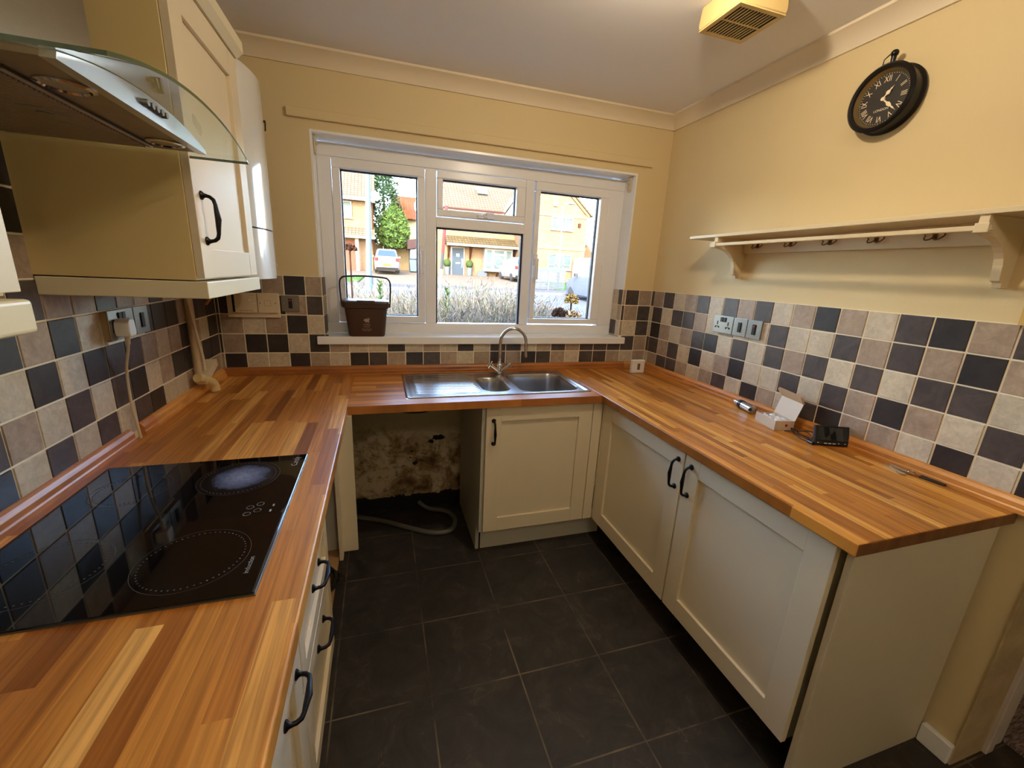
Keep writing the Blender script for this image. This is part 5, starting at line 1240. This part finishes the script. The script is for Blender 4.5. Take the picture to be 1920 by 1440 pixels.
# ---- poles
PB = mat('pole_blue_grey', srgb(150, 176, 204), 0.5)
t = thing('street_pole', 'tall blue grey street pole in the left casement', 'pole', (0.57, 7.0, 0.28)); b = MB(); b.cyl((0.565, 7.0, 0.28), (0.68, 7.0, 5.5), 0.060, 0.046, 14); b.build('shaft', PB, t); b = MB(); b.cyl((0.565, 7.0, 0.28), (0.588, 7.0, 1.30), 0.082, 0.082, 14); b.build('base', PB, t)
t = thing('street_lamp', 'thin white street lamp with curved arm before the gabled house', 'street lamp', (10.42, 18.5, 0.75))
LX = 9.80
b = MB(); b.tube([(LX, 18.5, 0.74), (LX-0.02, 18.5, 2.6)], 0.060, 10); b.tube([(LX-0.02, 18.5, 2.6), (LX-0.05, 18.5, 4.70)] + [(LX-0.05+0.34*(1-math.cos(a)), 18.5, 4.70+0.34*math.sin(a)) for a in [PI/2*k/6 for k in range(1, 7)]], 0.032, 10); b.build('column', mat('lamp_column', srgb(222, 226, 228), 0.5), t)
b = MB(); b.tube([(LX+0.29, 18.5, 5.03), (LX+0.62, 18.5, 5.02)], [0.05, 0.035], 10); b.build('lantern', mat('lantern_grey', srgb(150, 160, 170), 0.5), t)
t = thing('marker_pole', 'leaning marker pole with red top and pale foot at the centre pane edge', 'pole', (1.60, 4.0, 0.16))
P0 = Vector((1.585, 4.0, 0.18)); P1 = Vector((1.755, 4.0, 2.40))
L_ = lambda q: P0 + (P1-P0)*q
b = MB(); b.cyl(L_(0), L_(0.60), 0.022, seg=10); b.build('white_foot', WHT, t); b = MB(); b.cyl(L_(0.60), L_(0.70), 0.023, seg=10); b.build('grey_band', mat('band_grey', srgb(120, 124, 128), 0.6), t)
b = MB(); b.cyl(L_(0.70), L_(1.0), 0.024, seg=10); b.build('red_top', mat('pole_red', srgb(206, 96, 92), 0.5), t)

# ---- trees
def conifer(label, x, y, z0, h, r, seed, c1, c2, n=5200, leaf=0.16):
    t = thing('conifer', label, 'tree', (x, y, z0)); rr_ = random.Random(seed)
    b = MB(); b.cyl((x, y, z0), (x, y, z0+h*0.8), 0.16, 0.05, 8); b.build('trunk', BRA, t)
    b = MB()
    for k in range(n):
        q = rr_.random(); a = rr_.random()*2*PI
        R_ = r*(math.sin(PI*min(q*0.86+0.17, 1.0))**0.75)*(0.62+0.42*rr_.random())*(1+0.16*math.sin(5*a+seed)+0.10*math.sin(9*q*PI+a*3))
        p = Vector((x+R_*math.cos(a), y+R_*math.sin(a), z0+0.25+q*(h-0.25)))
        s_ = leaf*(0.6+0.8*rr_.random()); d1 = Vector((rr_.uniform(-1, 1), rr_.uniform(-1, 1), rr_.uniform(-0.2, 1))).normalized()*s_; d2 = d1.orthogonal().normalized()*s_*0.5
        b.mi = 0 if rr_.random() < 0.6 else 1
        b._f([b.bm.verts.new(p-d2), b.bm.verts.new(p+d1*1.3), b.bm.verts.new(p+d2)])
    b.build('foliage', [c1, c2], t, recalc=False); return t
G1 = mat('conifer_dark', srgb(84, 124, 84), 0.9); G2 = mat('conifer_mid', srgb(116, 158, 96), 0.9); G3 = mat('conifer_light', srgb(150, 196, 92), 0.9)
conifer('tall dark conifer behind the timber fence', 1.28, 35.6, 1.4, 8.5, 1.38, 3, G1, G2, 6500)
conifer('bright green rounded conifer in front of the tall dark one', 1.85, 31.0, 2.6, 3.2, 1.10, 5, G3, G2, 5200)
# ---- lavender bushes
LV = [mat('lavender_grey', _srgb(80, 77, 76), 0.95), mat('lavender_green', _srgb(64, 74, 56), 0.95), mat('lavender_straw', _srgb(104, 93, 74), 0.95), mat('lavender_dark', _srgb(40, 39, 35), 0.95)]
def bush(seed, r, h, n, th=0.0035):
    rr_ = random.Random(seed); b = MB()
    def blade(p, e, w0, w1, side, mi):
        b.mi = mi; b._f([b.bm.verts.new(q) for q in (p-side*w0, p+side*w0, e+side*w1, e-side*w1)])
    for k in range(n):
        a = rr_.random()*2*PI; q = math.sqrt(rr_.random()); tilt = 0.75*q*rr_.uniform(0.5, 1.3)
        p = Vector((r*0.35*q*math.cos(a), r*0.35*q*math.sin(a), 0)); d = Vector((math.sin(tilt)*math.cos(a), math.sin(tilt)*math.sin(a), math.cos(tilt)))
        L_ = h*(0.50+0.55*rr_.random())*(1-0.12*q); bend = Vector((rr_.uniform(-0.13, 0.13), rr_.uniform(-0.13, 0.13), 0))*h
        m_ = p+d*L_*0.6+bend*0.3; e = p+d*L_+bend; sd_ = Vector((math.cos(rr_.uniform(-1, 1)), math.sin(rr_.uniform(-1, 1)), 0))
        mi = rr_.choice((0, 0, 2, 3)); blade(p, m_, th, th*0.8, sd_, mi); blade(m_, e, th*0.8, th*0.5, sd_, mi)
        for j in range(7):
            t_ = rr_.uniform(0.15, 1.0); c = (p+(m_-p)*t_/0.6) if t_ < 0.6 else (m_+(e-m_)*(t_-0.6)/0.4)
            o_ = (d*0.7+Vector((rr_.uniform(-1, 1), rr_.uniform(-1, 1), rr_.uniform(-0.2, 0.8)))).normalized()*rr_.uniform(0.03, 0.09)
            blade(c, c+o_, th*1.3, th*0.7, o_.orthogonal().normalized(), rr_.choice((0, 0, 1, 1, 2, 3)))
    return b.build('lavender_bush', LV, recalc=False)
protos = [bush(11, 1.1, 1.15, 1300), bush(12, 1.0, 1.08, 1300), bush(13, 1.1, 1.20, 1300)]
spots = [(1.05, 2.3, 0.86, 'lavender bush behind the food caddy, nearest the glass'), (1.75, 2.5, 1.0, 'grey lavender bush nearest the centre pane'), (2.35, 2.4, 0.98, 'grey lavender bush nearest the right mullion'), (2.95, 2.6, 0.86, 'lavender bush low in the right pane'),
         (0.2, 3.3, 0.90, 'lavender bush beneath the dead flower stem'), (0.95, 3.6, 0.95, 'lavender bush around the foot of the street pole'), (1.75, 3.4, 1.08, 'tallest lavender bush, middle of the centre pane'), (2.6, 3.5, 1.08, 'lavender bush right of middle in the centre pane'), (3.4, 3.9, 0.80, 'lavender bush behind the low one in the right pane'),
         (0.4, 4.9, 0.95, 'back row lavender bush left of the street pole'), (1.5, 5.0, 0.95, 'back row lavender bush by the marker pole'), (2.6, 5.0, 0.98, 'back row lavender bush in front of the grey door')]
for i, (x, y, s_, lab) in enumerate(spots):
    p_ = protos[i % 3]
    o = p_ if i < 3 else p_.copy()
    if i >= 3: COL.objects.link(o)
    o.location = (x, y, gz(x, y)+0.05); o.rotation_euler = (0, 0, i*1.3); o.scale = (s_, s_, s_*0.98); tag(o, lab, 'bush', 'lavender bushes outside the window')
# green spiky shoots
SP = mat('shoot_green', srgb(104, 150, 74), 0.85)
for x, y, z1, lab in ((0.80, 2.9, 1.28, 'green leafy shoot by the foot of the street pole'), (1.62, 3.0, 1.22, 'green leafy shoot beside the marker pole'), (2.55, 2.6, 1.20, 'green leafy shoot at the right side of the centre pane')):
    rr_ = random.Random(int(x*100)); b = MB(); z0 = gz(x, y)+0.05; b.tube([(x, y, z0), (x, y, z1)], 0.006, 6)
    for k in range(150):
        zz = z0+0.25+(z1-z0-0.2)*rr_.random(); a = rr_.random()*2*PI; d = Vector((math.cos(a), math.sin(a), 0.8)).normalized()*0.07*(1.4-0.7*(zz-z0)/(z1-z0)); w1 = d.orthogonal().normalized()*0.010; p = Vector((x, y, zz))
        b._f([b.bm.verts.new(p-w1), b.bm.verts.new(p+w1), b.bm.verts.new(p+d*1.3)])
    tag(b.build('leafy_shoot', SP, recalc=False), lab, 'plant')
# dead flower heads
def deadhead(label, x, y, z0, z1, r, flat, cols, stem=0.008):
    t = thing('dried_flower', label, 'dried flower', (x, y, z0)); rr_ = random.Random(int(abs(x)*97)); b = MB(); b.tube([(x-0.01, y, z0), (x+0.005, y, (z0+z1)/2), (x, y, z1)], stem, 7); b.build('stem', BRA, t)
    b = MB()
    for k in range(420):
        a = rr_.random()*2*PI; ph = math.acos(rr_.uniform(-0.2, 1)); R_ = r*(0.75+0.3*rr_.random())
        p = Vector((x+R_*math.sin(ph)*math.cos(a), y+R_*math.sin(ph)*math.sin(a), z1+R_*flat*math.cos(ph))); d = Vector((rr_.uniform(-1, 1), rr_.uniform(-1, 1), rr_.uniform(-1, 1))).normalized()*r*0.26; e = d.orthogonal().normalized()*r*0.14
        b.mi = rr_.randrange(len(cols)); b._f([b.bm.verts.new(p-d), b.bm.verts.new(p+e), b.bm.verts.new(p+d), b.bm.verts.new(p-e)])
    b.build('flower_head', cols, t, recalc=False)
DB = [mat('dead_brown', srgb(136, 92, 66), 0.9), mat('dead_dark', srgb(86, 56, 42), 0.9), mat('dead_rust', srgb(176, 120, 84), 0.9)]
deadhead('tall dead flower head on a bare stem above the food caddy', 0.535, 2.0, 0.13, 1.655, 0.062, 0.7, DB)
deadhead('round brown dried hydrangea head low in the right pane', 2.335, 1.0, 0.09, 1.165, 0.062, 1.0, DB)
DY = [mat('dead_tan', _srgb(160, 118, 76), 0.9), DB[0], mat('dead_cream', _srgb(176, 150, 112), 0.9)]
deadhead('tan dried hydrangea head at the bottom corner of the right pane', 2.45, 1.0, 0.09, 1.150, 0.085, 0.6, DY)
deadhead('yellowish curled dried flower above the tan hydrangea head', 2.47, 1.05, 0.09, 1.285, 0.060, 1.1, [mat('dead_yellow', _srgb(130, 108, 44), 0.9), DY[0], MATS['dead_dark']])
